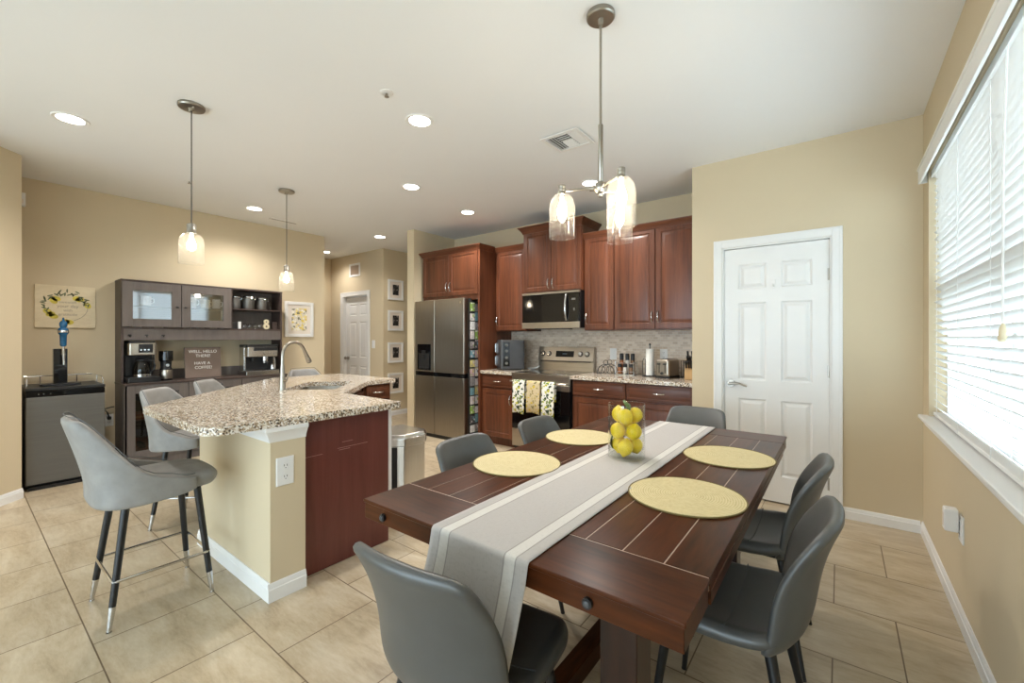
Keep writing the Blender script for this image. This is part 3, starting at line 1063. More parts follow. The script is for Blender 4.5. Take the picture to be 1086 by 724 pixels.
# ------------------------------------------------------------------ runner draped over both ends
RX0, RX1 = -0.945, -0.602
prof = []
for k in range(7):
    a = k / 6
    prof.append((TY0 - 0.009 - 0.052 * (1 - a) ** 1.3, 0.50 + (TZ - 0.012 - 0.50) * a))
for k in range(1, 5):
    a = k / 5 * PI / 2
    prof.append((TY0 - 0.009 + 0.012 * (1 - math.cos(a)), TZ - 0.012 + 0.0155 * math.sin(a)))
for k in range(25):
    prof.append((TY0 + 0.004 + (TY1 - TY0 - 0.008) * k / 24, TZ + 0.0035))
prof.append((TY1 + 0.006, TZ + 0.0005))
prof.append((TY1 + 0.009, TZ - 0.02))
prof.append((TY1 + 0.014, TZ - 0.12))
prof.append((TY1 + 0.03, TZ - 0.24))
bm = bmesh.new()
rows = []
nx = 24
random.seed(5)
for i, (yy, zz) in enumerate(prof):
    row = []
    for j in range(nx + 1):
        s = j / nx
        hang = max(0.0, (TZ - 0.02 - zz)) / 0.24
        x = RX0 + (RX1 - RX0) * s + (-0.018 if yy < 1 else 0.01) * hang
        wv = hang * 0.012 * math.sin(s * 11 + 0.6) * (1 if yy < 1 else -1)
        hem = 0.0006 * math.sin(i * 2.1 + j)
        row.append(bm.verts.new((x, yy - abs(wv) if yy < 1 else yy + abs(wv), zz + (abs(hem) if hang == 0 else 0))))
    rows.append(row)
uv = bm.loops.layers.uv.new('UVMap')
for i in range(len(rows) - 1):
    for j in range(nx):
        f = bm.faces.new([rows[i][j], rows[i][j + 1], rows[i + 1][j + 1], rows[i + 1][j]])
        for l, (a, b) in zip(f.loops, ((i, j), (i, j + 1), (i + 1, j + 1), (i + 1, j))):
            l[uv].uv = (b / nx, a / len(rows))
g = G()
g.bm.free()
g.bm = bm
o = solo('table_runner', g, 'runner', 'long light grey and white striped linen runner lying down the middle of the dining table', 'table runner')
md = o.modifiers.new('thickness', 'SOLIDIFY')
md.thickness, md.offset = 0.0018, 0.0
# ------------------------------------------------------------------ placemats
def placemat(x, y, lab):
    t = thing('placemat', lab, 'placemat', (x, y, TZ), group='round straw placemats')
    r = 0.192
    part('woven_disc', G().lathe([(r - 0.002, 0.0015), (r - 0.002, 0.0045), (r * 0.9, 0.0055), (r * 0.5, 0.005), (0.002, 0.0055)], n=72), 'weave', t)
    part('edge_braid', G().tube([((r - 0.001) * math.cos(2 * PI * k / 72), (r - 0.001) * math.sin(2 * PI * k / 72), 0.0035) for k in range(72)], 0.003, 6, closed=True), 'rim', t)


placemat(-1.128, 1.508, 'round straw placemat on the refrigerator side of the table, nearer the hanging runner end')
placemat(-1.143, 2.118, 'round straw placemat on the refrigerator side of the table, partly behind the lemon vase')
placemat(-0.412, 2.185, 'round straw placemat on the window side of the table, the one nearer the white door')
placemat(-0.428, 1.555, 'round straw placemat on the window side of the table, largest and nearest of the four')

# ------------------------------------------------------------------ vase of lemons
vx, vy, vz = -0.775, 1.875, TZ + 0.0056
RV, HV = 0.082, 0.245
t = thing('glass_vase', 'clear glass cylinder vase full of lemons standing on the runner', 'vase', (vx, vy, vz))
part('glass_cylinder', G().lathe([(RV - 0.004, HV), (RV - 0.003, 0.012), (0.002, 0.011)], n=48, cap=False).lathe([(0.002, 0.0), (RV - 0.003, 0.0), (RV, 0.004), (RV, HV)], n=48, cap=False), 'glass', t)
part('rim', G().tube([((RV - 0.002) * math.cos(2 * PI * k / 48), (RV - 0.002) * math.sin(2 * PI * k / 48), HV) for k in range(48)], 0.0022, 6, closed=True), 'glass', t)
random.seed(11)
LP = []
for k, z in enumerate((0.043, 0.112, 0.180)):
    for q in range(3):
        a = R(-75 + 60 * k + 120 * q)
        LP.append((0.0408 * math.cos(a), 0.0408 * math.sin(a), z))
lay = ['yellow lemon in the lowest layer inside the glass vase', 'yellow lemon in the middle layer inside the glass vase',
       'yellow lemon in the top layer inside the glass vase']
proto = None
for k, (lx, ly, lz) in enumerate(LP):
    rot = Matrix.Rotation(random.uniform(0, 6.28), 4, 'Z') @ Matrix.Rotation(random.uniform(0.15, 0.5), 4, 'X')
    if proto is None:
        g = G().lathe([(0.001, -0.0435), (0.004, -0.043), (0.007, -0.0395), (0.012, -0.0355), (0.022, -0.028), (0.031, -0.015), (0.0345, 0.0), (0.032, 0.014), (0.0245, 0.026), (0.014, 0.034), (0.007, 0.0385), (0.005, 0.0415), (0.001, 0.042)], n=24)
        lem = part('lemon', g, 'lemon', ang=80)
        part('stem_end', G().lathe([(0.003, 0.0412), (0.0035, 0.0425), (0.001, 0.043)], n=8), 'leaf', lem)
        tag(lem, lay[0], 'lemon', 'lemons in the glass vase')
        proto = lem
        o = lem
    else:
        o = dup(proto, (0, 0, 0), label=lay[k // 3])
    o.location = (vx + lx, vy + ly, vz + 0.012 + lz)
    o.rotation_euler = rot.to_euler()
for k, (lx, ly, lz, a, b, lab) in enumerate(((-0.064, -0.012, 0.066, -1.4, 1.5, 'dark green leaf low against the left side of the glass vase'),
                                             (0.0, 0.005, 0.238, 1.0, 0.6, 'green leaf sticking up above the top lemons in the vase'))):
    def S(u, v):
        ww = 0.017 * math.sin(PI * min(0.98, max(0.02, u))) ** 0.8
        return Vector((v * ww, (u - 0.5) * 0.07, 0.01 * math.sin(PI * u) - 0.006 * abs(v)))
    g = G().shell(S, 8, 4, 0.0012)
    lf = part('lemon_leaf', g, 'leaf')
    lf.location = (vx + lx, vy + ly, vz + lz)
    lf.rotation_euler = (b, 0.2, a)
    tag(lf, lab, 'leaf', 'leaves in the glass vase')


# ------------------------------------------------------------------ dining chairs (local: faces +y)
def interp(tab, u):
    k = u * (len(tab) - 1)
    i = min(len(tab) - 2, int(k))
    f = k - i
    # catmull-rom for a smooth profile
    p0, p1, p2, p3 = tab[max(0, i - 1)], tab[i], tab[i + 1], tab[min(len(tab) - 1, i + 2)]
    return tuple(0.5 * (2 * b + (c - a) * f + (2 * a - 5 * b + 4 * c - d) * f * f + (3 * b - a - 3 * c + d) * f ** 3) for a, b, c, d in zip(p0, p1, p2, p3))


def make_chair(lab):
    t = thing('dining_chair', lab, 'dining chair', group='grey leather dining chairs')

    def seatS(u, v):
        U = -1 + 2 * u
        x = v * (0.222 - 0.012 * U) * (1 - 0.13 * abs(U) ** 6)
        y = 0.045 + U * 0.205 * (1 - 0.10 * abs(v) ** 5)
        z = 0.448 + 0.012 * abs(v) ** 3 - 0.012 * (1 - abs(v) ** 2) * (1 - U * U) + (0.03 * abs(v) ** 2.5 * max(0, -U) ** 2)
        return (x, y, z - 0.010 * max(0, U) ** 4)
    part('seat', G().shell(seatS, 10, 10, lambda u, v: 0.055 - 0.012 * max(0, 1 - 2 * u)), 'leather', t, sub=1)
    part('seat_seam', G().tube([Vector(seatS(0.36, -0.93 + 1.86 * k / 12)) + Vector((0, 0, 0.0262)) for k in range(13)], 0.0022, 6), 'seam', t)
    tab = [(-0.135, 0.432, 0.196), (-0.172, 0.448, 0.212), (-0.196, 0.50, 0.212), (-0.208, 0.57, 0.210), (-0.222, 0.65, 0.208), (-0.247, 0.735, 0.203), (-0.279, 0.812, 0.196)]

    def backS(u, v):
        y, z, wv = interp(tab, u)
        c = 0.035 + 0.045 * math.sin(PI * min(1, u * 1.05)) ** 0.8
        x = v * wv * (1 - 0.05 * max(0, u - 0.8) * 5 * abs(v) ** 4)
        return (x, y + c * abs(v) ** 2.4, z - 0.045 * max(0.0, u - 0.55) * abs(v) ** 7)
    part('backrest', G().shell(backS, 12, 12, lambda u, v: 0.036 - 0.008 * abs(v)), 'leather', t, sub=1)
    part('under_frame', G().box(-0.13, 0.13, -0.10, 0.17, 0.405, 0.418).box(-0.015, 0.015, -0.10, 0.17, 0.398, 0.406), 'black', t)
    for sx in (-1, 1):
        for y0, y1 in ((0.165, 0.215), (-0.115, -0.195)):
            part('leg', G().cyl((sx * 0.135, y0, 0.415), (sx * 0.205, y1, 0.004), 0.0165, 0.0095, 14).cyl((sx * 0.205, y1, 0.004), (sx * 0.2055, y1, 0), 0.0105, n=12), 'black', t)
    return t


chair = make_chair('grey leather dining chair seen from behind at the near table end, under the hanging runner')
chair.location = (-0.81, 0.874, 0)
chair.rotation_euler = (0, 0, R(4))
dup(chair, (-0.275, 1.56, 0), R(90), 'grey leather dining chair on the window side of the table, the one nearer the camera')
dup(chair, (-0.305, 2.185, 0), R(90), 'grey leather dining chair on the table\'s window side, just in front of the white door')
dup(chair, (-1.265, 1.565, 0), R(-90), 'grey leather dining chair across the table, behind the placemat nearest the trash can')
dup(chair, (-1.265, 2.215, 0), R(-90), 'grey leather dining chair across the table, directly in front of the oven towels')
dup(chair, (-0.82, 3.03, 0), R(180), 'grey leather dining chair at the far end of the table, beside the white door')

# ------------------------------------------------------------------ island
CT, CB = 0.905, 0.866
# half wall under the bar side
hw = sroot('wall_island', (-2.8, 1.05, 0))
KX = -2.25
k2 = [(-3.25, 0.96), (KX, 0.96), (KX, 1.137), (-3.18, 1.137), (-4.40, 2.357), (-4.40, 2.107)]
struct('half_wall', G().prism(k2, 0, CB - 0.0005), 'wall', hw)
base('baseboard_island', [(KX, 0.96), (-3.25, 0.96), (-4.40, 2.107)], h=0.09)
base('baseboard_island_end', [(KX, 1.137), (KX, 0.946)], h=0.09)
g = G()
rows = []
for zz, o_ in ((CB - 0.076, 0.0005), (CB - 0.076, 0.006), (CB - 0.058, 0.010), (CB - 0.028, 0.026), (CB - 0.018, 0.034), (CB - 0.001, 0.034), (CB - 0.001, 0.0005)):
    rows.append([g.bm.verts.new(q) for q in ((-3.25, 0.96 - o_, zz), (KX + o_, 0.96 - o_, zz), (KX + o_, 1.137, zz))])
for A, B in zip(rows, rows[1:]):
    for k in range(2):
        g.bm.faces.new([A[k], A[k + 1], B[k + 1], B[k]])
struct('crown_trim', g, 'white', hw)
t = thing('wall_outlet', 'white double outlet on the end of the island half wall', 'outlet', (KX + 0.002, 1.03, 0.635), FX)
def outlet_parts(t, big=1.0, kind='outlet'):
    part('cover_plate', G().loops(0.076 * big, 0.124 * big, [(0, 0), (0, 0.004), (0.004, 0.007), (0.03, 0.0075)], Matrix()), 'white', t)
    if kind == 'outlet':
        for z in (0.024, -0.024):
            s = part('socket', G().prism([(0.017 * big * math.cos(a * PI / 8), 0.019 * big * math.sin(a * PI / 8)) for a in range(16)], 0.0, 0.0025, Matrix.Translation((0, -0.0072, z * big)) @ Matrix.Rotation(R(90), 4, 'X')), 'white', t)
            part('slots', G().box(-0.008, -0.0055, -0.0105, -0.0098, z * big - 0.002, z * big + 0.008).box(0.0055, 0.008, -0.0105, -0.0098, z * big - 0.002, z * big + 0.008).box(-0.002, 0.002, -0.0105, -0.0098, z * big - 0.012, z * big - 0.008), 'plastic', s)
    else:
        part('rocker', G().box(-0.017, 0.017, -0.0115, -0.007, -0.034, 0.034), 'white', t, bevel=0.002)
outlet_parts(t, 1.15)

# base cabinets of the island
t = thing('end_cabinet', 'island end cabinet with scuffed maroon side panel next to the half wall', 'cabinet', (-2.6, 1.43, 0), W=True)
part('body', G().box(-2.93, -2.345, 1.14, 1.70, 0.0, CB - 0.001), 'maroon', t)
part('side_panel', G().box(-2.345, -2.32, 1.14, 1.715, 0.004, CB - 0.001), 'maroon', t, bevel=0.002)
g = G()
random.seed(3)
for y0, y1, z in ((1.17, 1.27, 0.655), (1.36, 1.56, 0.668), (1.39, 1.46, 0.70), (1.37, 1.44, 0.657)):
    g.box(-2.3202, -2.3194, y0, y1, z, z + 0.0028, Matrix.Translation((0, 0, 0)))
part('scuff_marks', g, mat('scuff', (168, 126, 116), 0.6), t)
t = thing('dishwasher', 'white dishwasher edge showing beyond the maroon end panel', 'dishwasher', (-2.6, 1.73, 0), W=True)
part('door', G().box(-2.925, -2.325, 1.716, 1.745, 0.09, CB - 0.002), 'white', t, bevel=0.004)
part('handle', G().box(-2.90, -2.35, 1.745, 1.765, 0.74, 0.76), 'white', t, bevel=0.004)
part('kick_plate', G().box(-2.925, -2.33, 1.716, 1.72, 0.0, 0.088), 'plastic', t)
t = thing('sink_cabinet', 'angled cherry sink base cabinet in the inside corner of the island', 'cabinet', (-3.3, 1.9, 0), W=True)
part('body', G().prism([(-2.935, 1.143), (-2.935, 1.71), (-3.555, 2.33), (-3.90, 1.93), (-3.13, 1.16)], 0.1, 0.64).prism([(-2.935, 1.69), (-2.935, 1.71), (-3.555, 2.33), (-3.57, 2.31)], 0.64, CB - 0.001), 'cherry', t)
mS = T((-2.935 - 3.555) / 2, (1.71 + 2.33) / 2, 0.45, R(135))
mS = Matrix.Translation((-3.245 + 0.0007, 2.02 + 0.0007, 0)) @ Matrix.Rotation(R(135), 4, 'Z')
for s in (-1, 1):
    dr = part('door', G().loops(0.40, 0.52, RAISED, mS @ Matrix.Translation((s * 0.205, 0, 0.38))), 'cherry', t)
    part('handle', pull(G(), mS @ Vector((s * 0.05, -0.02, 0.55)), (0, 0, 1), mS.to_3x3() @ Vector((0, -1, 0))), 'chrome', dr)
part('false_drawer', G().loops(0.82, 0.15, DRAWER, mS @ Matrix.Translation((0, 0, 0.745))), 'cherry', t)
t = thing('drawer_cabinet', 'cherry drawer cabinet at the far end of the island facing the refrigerator', 'cabinet', (-3.95, 2.5, 0), W=True)
part('body', G().box(-4.39, -3.60, 2.375, 2.68, 0.0, CB - 0.001), 'cherry', t)
mF = T(-3.60, 2.53, 0, FX)
dr = part('drawer', G().loops(0.27, 0.14, DRAWER, mF @ Matrix.Translation((0, 0, 0.785))), 'cherry_h', t)
part('handle', pull(G(), (-3.58, 2.53, 0.785), (0, 1, 0), (1, 0, 0)), 'chrome', dr)
dr = part('door', G().loops(0.27, 0.58, RAISED, mF @ Matrix.Translation((0, 0, 0.41))), 'cherry', t)
part('handle', pull(G(), (-3.58, 2.43, 0.6), (0, 0, 1), (1, 0, 0)), 'chrome', dr)

# granite top with the sink cut-out
out = [(-2.23, 0.745), (-2.23, 1.75), (-2.915, 1.76), (-3.555, 2.395), (-3.555, 2.72), (-4.60, 2.72), (-4.60, 1.98), (-3.27, 0.68), (-2.30, 0.68)]
def roundpoly(pts, rads, n=5):
    res = []
    N = len(pts)
    for i in range(N):
        p, a, b = Vector(pts[i]), Vector(pts[i - 1]), Vector(pts[(i + 1) % N])
        r = rads[i] if isinstance(rads, list) else rads
        d1, d2 = (a - p).normalized(), (b - p).normalized()
        ang = math.acos(max(-1, min(1, d1.dot(d2))))
        L = r / math.tan(ang / 2)
        s, e = p + d1 * L, p + d2 * L
        for k in range(n + 1):
            q = k / n
            res.append(tuple((s * (1 - q) ** 2 + p * (2 * q * (1 - q)) + e * q * q)))
    return res
outr = roundpoly(out, [0.02, 0.02, 0.02, 0.02, 0.02, 0.03, 0.05, 0.05, 0.02])
sc_ = Vector((-3.555, 1.925))
ea, en = Vector((-math.sqrt(.5), math.sqrt(.5))), Vector((math.sqrt(.5), math.sqrt(.5)))
hl, hwd = 0.315, 0.205
hole = [tuple(sc_ + ea * a + en * b) for a, b in ((-hl, -hwd), (hl, -hwd), (hl, hwd), (-hl, hwd))]
holer = roundpoly(hole, 0.05)
def plate(g, outer, inner, z0, z1):
    bm = g.bm
    eo, ei = [], []
    for z in (z0, z1):
        vo = [bm.verts.new((x, y, z)) for x, y in outer]
        vi = [bm.verts.new((x, y, z)) for x, y in inner]
        es = [bm.edges.new((v[i], v[(i + 1) % len(v)])) for v in (vo, vi) for i in range(len(v))]
        bmesh.ops.triangle_fill(bm, use_beauty=True, use_dissolve=False, edges=es)
        eo.append(vo)
        ei.append(vi)
    for A, B in (eo, ei):
        for i in range(len(A)):
            bm.faces.new([A[i], A[(i + 1) % len(A)], B[(i + 1) % len(A)], B[i]])
    return g
g = plate(G(), outr, holer, CB, CT)
solo('island_countertop', g, 'granite', 'speckled tan granite countertop of the bent island with the sink cut into it', 'countertop', bevel=0.008)
# sink
t = thing('kitchen_sink', 'stainless undermount sink in the island countertop', 'sink', (sc_.x, sc_.y, 0.66), W=True)
def offs(hl2, hw2, r):
    return roundpoly([tuple(sc_ + ea * a + en * b) for a, b in ((-hl2, -hw2), (hl2, -hw2), (hl2, hw2), (-hl2, hw2))], r)
g = G()
rim = [offs(hl + 0.015, hwd + 0.012, 0.055), offs(hl + 0.003, hwd + 0.003, 0.05), offs(hl - 0.01, hwd - 0.01, 0.05), offs(hl - 0.05, hwd - 0.05, 0.03)]
zs = [CB - 0.002, CB - 0.003, 0.70, 0.68]
vr = [[g.bm.verts.new((x, y, z)) for x, y in r_] for r_, z in zip(rim, zs)]
for A, B in zip(vr, vr[1:]):
    for i in range(len(A)):
        g.bm.faces.new([A[i], A[(i + 1) % len(A)], B[(i + 1) % len(A)], B[i]])
g.bm.faces.new(vr[-1])
o = part('basin', g, 'steel', t, ang=50)
part('drain', G().lathe([(0.04, 0.682), (0.038, 0.685), (0.012, 0.683), (0.002, 0.686)], (sc_.x, sc_.y, 0), n=20), 'chrome', t)
# faucet
fx, fy = -3.345, 1.515
t = thing('kitchen_faucet', 'tall brushed gooseneck faucet standing beside the island sink', 'faucet', (fx, fy, CT + 0.0005), R(12))
part('base_plate', G().lathe([(0.028, 0), (0.028, 0.006), (0.022, 0.012)], n=24), 'nickel', t)
part('body', G().lathe([(0.0225, 0.010), (0.021, 0.06), (0.018, 0.12), (0.0145, 0.2)], n=24), 'nickel', t)
pts = [(0, 0, 0.19), (0, 0, 0.27)]
for k in range(1, 10):
    a = PI - PI * 0.90 * k / 9
    pts.append((0.0, 0.098 + 0.098 * math.cos(a), 0.275 + 0.10 * math.sin(a)))
part('neck', G().tube(pts, 0.0118, 14), 'nickel', t)
e = Vector(pts[-1])
dv = (Vector(pts[-1]) - Vector(pts[-2])).normalized()
sp = part('spray_head', G().cyl(e, e + dv * 0.03, 0.0135, 0.014, 16).cyl(e + dv * 0.03, e + dv * 0.10, 0.0145, 0.021, 18), 'nickel', t)
part('spray_nozzle', G().cyl(e + dv * 0.1, e + dv * 0.106, 0.018, 0.017, 18), 'plastic', sp)
part('lever', G().cyl((0.016, 0, 0.085), (0.045, 0, 0.088), 0.011, 0.010, 14).tube([(0.04, 0, 0.088), (0.06, 0.0, 0.11), (0.075, 0.0, 0.15)], [0.007, 0.006, 0.005], 8), 'nickel', t)

# ------------------------------------------------------------------ trash can
t = thing('trash_can', 'stainless steel step trash can standing at the end of the island', 'trash can', (-2.57, 1.98, 0), W=True)
tp = [(-2.76, 1.80), (-2.51, 1.80), (-2.40, 1.91), (-2.40, 2.10), (-2.46, 2.16), (-2.76, 2.16)]
sh_ = lambda pts, k: [(-2.57 + (x + 2.57) * k, 1.98 + (y - 1.98) * k) for x, y in pts]
part('body', G().prism(roundpoly(sh_(tp, 0.94), 0.012), 0.02, 0.555), 'can_steel', t, bevel=0.003)
part('side_strip', G().box(-0.05, 0.025, -0.004, 0.004, 0.03, 0.55, T(-2.57 + (-2.455 + 2.57) * 0.94, 1.98 + (1.855 - 1.98) * 0.94, 0, R(45))), 'plastic', t)
part('lid', G().prism(roundpoly(tp, 0.014), 0.557, 0.61, top=roundpoly(tp, 0.014)).prism(roundpoly(tp, 0.014), 0.61, 0.635, top=roundpoly(sh_(tp, 0.93), 0.012)), 'can_steel', t, bevel=0.004)
part('base_ring', G().prism(roundpoly(sh_(tp, 0.97), 0.012), 0.0, 0.02), 'plastic', t)
part('pedal', G().box(-2.40, -2.36, 1.93, 2.03, 0.012, 0.03), 'steel', t, bevel=0.003)


# ------------------------------------------------------------------ bar stools (local: faces +y)
def make_stool(lab):
    t = thing('bar_stool', lab, 'bar stool', group='grey bar stools round the island')
    zs_ = 0.60

    def seatS(u, v):
        U = -1 + 2 * u
        x = v * 0.208 * (1 - 0.12 * abs(U) ** 5)
        y = 0.03 + U * 0.215 * (1 - 0.10 * abs(v) ** 5)
        return (x, y, zs_ - 0.012 * abs(v) ** 4 - 0.012 * abs(U) ** 5)
    part('seat', G().shell(seatS, 8, 8, 0.078), 'suede', t, sub=2)

    def wrap(th):
        a = abs(th)
        if a < 30:
            return 1.0
        k = min(1.0, (a - 30) / 80.0)
        return (1 - k ** 1.25) ** 1.9

    def backS(u, v):
        th = v * 118
        a = R(th)
        h = wrap(th)
        zb_ = 0.535 + 0.03 * (abs(v) ** 4)
        ztop = 0.625 + 0.325 * h
        z = zb_ + (ztop - zb_) * u
        lean = 0.085 * max(0, (z - 0.62) / 0.33) ** 1.2
        ex = math.copysign(abs(math.sin(a)) ** 0.62, math.sin(a))
        ey = math.copysign(abs(math.cos(a)) ** 0.62, math.cos(a))
        rx, ry = 0.232, 0.215
        return (ex * (rx - 0.02 * h * max(0, (z - .75) / .2)), -0.01 - ey * (ry + lean * h), z)
    b = part('backrest', G().shell(backS, 10, 32, 0.034), 'suede', t, sub=1)
    part('piping', G().tube([Vector(backS(1.0, -0.985 + 1.97 * k / 40)) + Vector((0, 0, 0.012)) for k in range(41)], 0.002, 6), 'seam', b)
    part('seat_base', G().box(-0.15, 0.15, -0.13, 0.17, 0.545, 0.562), 'black', t)
    fz = 0.21
    for sx in (-1, 1):
        for y0, y1 in ((0.15, 0.20), (-0.125, -0.195)):
            top, bot = Vector((sx * 0.135, y0, 0.555)), Vector((sx * 0.193, y1, 0.0))
            mid = bot + (top - bot) * 0.19
            lg = part('leg', G().cyl(top, mid, 0.0165, 0.0135, 14), 'black', t)
            part('leg_tip', G().cyl(mid, bot + Vector((0, 0, 0.004)), 0.0138, 0.0085, 14).cyl(bot + Vector((0, 0, 0.004)), bot, 0.011, n=12), 'chrome', lg)
    a = 1 - fz / 0.555
    px = 0.193 - (0.193 - 0.135) * (fz / 0.555)
    yf, yb = 0.20 - 0.05 * (fz / 0.555), -0.195 + 0.07 * (fz / 0.555)
    ring = []
    for (x, y) in roundpoly([(-px - 0.012, yb - 0.012), (px + 0.012, yb - 0.012), (px + 0.012, yf + 0.012), (-px - 0.012, yf + 0.012)], 0.025, 4):
        ring.append((x, y, fz))
    part('footrest', G().tube(ring, 0.0068, 8, closed=True), 'chrome', t)
    return t


stool = make_stool('grey leather bar stool at the near end of the island, seen whole from the side')
stool.location = (-2.775, 0.617, 0)
dup(stool, (-3.73, 1.09, 0), R(-45), 'grey leather bar stool tucked under the island corner, in front of the black coffee maker')
dup(stool, (-4.18, 1.53, 0), R(-45), 'grey leather bar stool behind the countertop, below the felt letter board')
dup(stool, (-4.72, 2.5, 0), R(-90), 'grey leather bar stool beyond the sink, its back seen through the faucet arch')

# ------------------------------------------------------------------ kitchen wall: cabinets
def crown(g, x0, x1, yf, yb, z0, z1, p, left=True, right=True):
    """flared cornice round the front and the free ends"""
    a0, a1 = (p if left else 0), (p if right else 0)
    h = z1 - z0
    lv = [(0.0, 0.004), (0.25, 0.010), (0.55, 0.55 * p), (0.8, 0.9 * p), (0.85, p), (1.0, p)]
    rows = []
    for f, o in lv:
        ol, orr = (o if left else 0), (o if right else 0)
        rows.append([g.bm.verts.new(q) for q in ((x0 - ol, yb, z0 + f * h), (x0 - ol, yf - o, z0 + f * h), (x1 + orr, yf - o, z0 + f * h), (x1 + orr, yb, z0 + f * h))])
    for A, B in zip(rows, rows[1:]):
        for k in range(4):
            g.bm.faces.new([A[k], A[(k + 1) % 4], B[(k + 1) % 4], B[k]])
    g.bm.faces.new(rows[0][::-1])
    g.bm.faces.new(rows[-1])
    return g


def cabinet(lab, x0, x1, z0, z1, yf, yb=YK - 0.0015, doors=1, cr=None, filler=0.0, hz=0.12, side=None, drawer=0.0, kick=0.0):
    """cherry cabinet facing -y; yf is the carcass front"""
    t = thing('wall_cabinet' if z0 > 1 else 'base_cabinet', lab, 'cabinet', ((x0 + x1) / 2, yf, z0), W=True)
    g = G().box(x0, x1, yf, yb, z0 + kick, z1)
    part('body', g, 'cherry', t, bevel=0.0015)
    if kick:
        part('toe_kick', G().box(x0 + 0.002, x1 - 0.002, yf + 0.06, yb, z0, z0 + kick - 0.001), 'cherry', t)
    gap = 0.006
    dz0, dz1 = z0 + kick + 0.012 + filler, z1 - 0.012 - (drawer + 0.02 if drawer else 0)
    wd = (x1 - x0 - 2 * gap - (doors - 1) * 0.006) / doors
    for k in range(doors):
        xc = x0 + gap + wd / 2 + k * (wd + 0.006)
        dr = part('door', G().loops(wd, dz1 - dz0, RAISED, T(xc, yf, (dz0 + dz1) / 2)), 'cherry', t, ang=20)
        if doors == 2:
            hx = xc + (wd / 2 - 0.028) * (1 if k == 0 else -1)
        else:
            hx = xc + (wd / 2 - 0.028) * (side or 1)
        hzz = dz0 + hz if z0 > 1 else dz1 - hz
        part('handle', pull(G(), (hx, yf - 0.0205, hzz), (0, 0, 1), (0, -1, 0)), 'chrome', dr)
    if drawer:
        zc_ = z1 - 0.012 - drawer / 2
        dr = part('drawer', G().loops(x1 - x0 - 2 * gap, drawer, DRAWER, T((x0 + x1) / 2, yf, zc_)), 'cherry_h', t, ang=20)
        part('handle', pull(G(), ((x0 + x1) / 2, yf - 0.0205, zc_), (1, 0, 0), (0, -1, 0), 0.11), 'chrome', dr)
    if cr:
        part('crown_moulding', crown(G(), x0, x1, yf - 0.022, yb, z1 - 0.03, z1 + cr[0], cr[1], cr[2], cr[3]), 'cherry_h', t, ang=50)
    return t


cabinet('cherry double door cabinet above the refrigerator', -4.615, -3.5855, 1.80, 2.445, 4.00, doors=2, cr=(0.04, 0.04, True, False), filler=0.055)
t = thing('tall_side_panel', 'tall cherry side panel between the refrigerator and the counter', 'panel', (-3.57, 4.3, 0), W=True)
part('panel', G().box(-3.585, -3.556, 3.985, YK - 0.0015, 0.0, 2.445), 'cherry', t, bevel=0.0015)
part('top_moulding', crown(G(), -3.5848, -3.556, 3.98, 4.235, 2.415, 2.485, 0.04, False, True), 'cherry_h', t, ang=50)
cabinet('cherry single door wall cabinet left of the microwave', -3.5545, -3.0685, 1.40, 2.44, 4.31, doors=1, cr=(0.035, 0.035, False, False), side=-1)
cabinet('taller cherry double door cabinet standing above the microwave', -3.067, -2.272, 1.85, 2.60, 4.25, doors=2, cr=(0.05, 0.05, True, True), hz=0.09)
cabinet('narrow cherry wall cabinet just right of the microwave', -2.2705, -1.9125, 1.397, 2.44, 4.31, doors=1, cr=(0.035, 0.035, False, False), side=-1)
cabinet('cherry double door wall cabinet above the toaster, against the pantry wall', -1.911, XP - 0.0015, 1.397, 2.44, 4.31, doors=2, cr=(0.035, 0.035, False, False))
cabinet('cherry base cabinet with one drawer between the refrigerator and the oven', -3.5545, -3.0645, 0, 0.874, 4.04, doors=1, drawer=0.15, kick=0.1, side=1)
cabinet('cherry base cabinet with one drawer just right of the oven', -2.268, -1.669, 0, 0.874, 4.04, doors=1, drawer=0.15, kick=0.1)
cabinet('cherry base cabinet with one drawer in the corner by the pantry wall', -1.6675, XP - 0.0015, 0, 0.874, 4.04, doors=1, drawer=0.15, kick=0.1, side=-1)
KT = 0.913
solo('left_countertop', G().prism(roundpoly([(-3.5545, 3.99), (-3.0635, 3.99), (-3.0635, YK - 0.0095), (-3.5545, YK - 0.0095)], 0.004), 0.8745, KT), 'granite', 'short granite countertop left of the stove, under the grey air fryer', 'countertop', bevel=0.006).name = 'kitchen_countertop'
solo('kitchen_countertop', G().prism(roundpoly([(-2.279, 3.99), (XP - 0.0015, 3.99), (XP - 0.0015, YK - 0.0095), (-2.279, YK - 0.0095)], 0.004), 0.8745, KT), 'granite', 'long granite countertop right of the stove, under the toaster and paper towels', 'countertop', bevel=0.006)

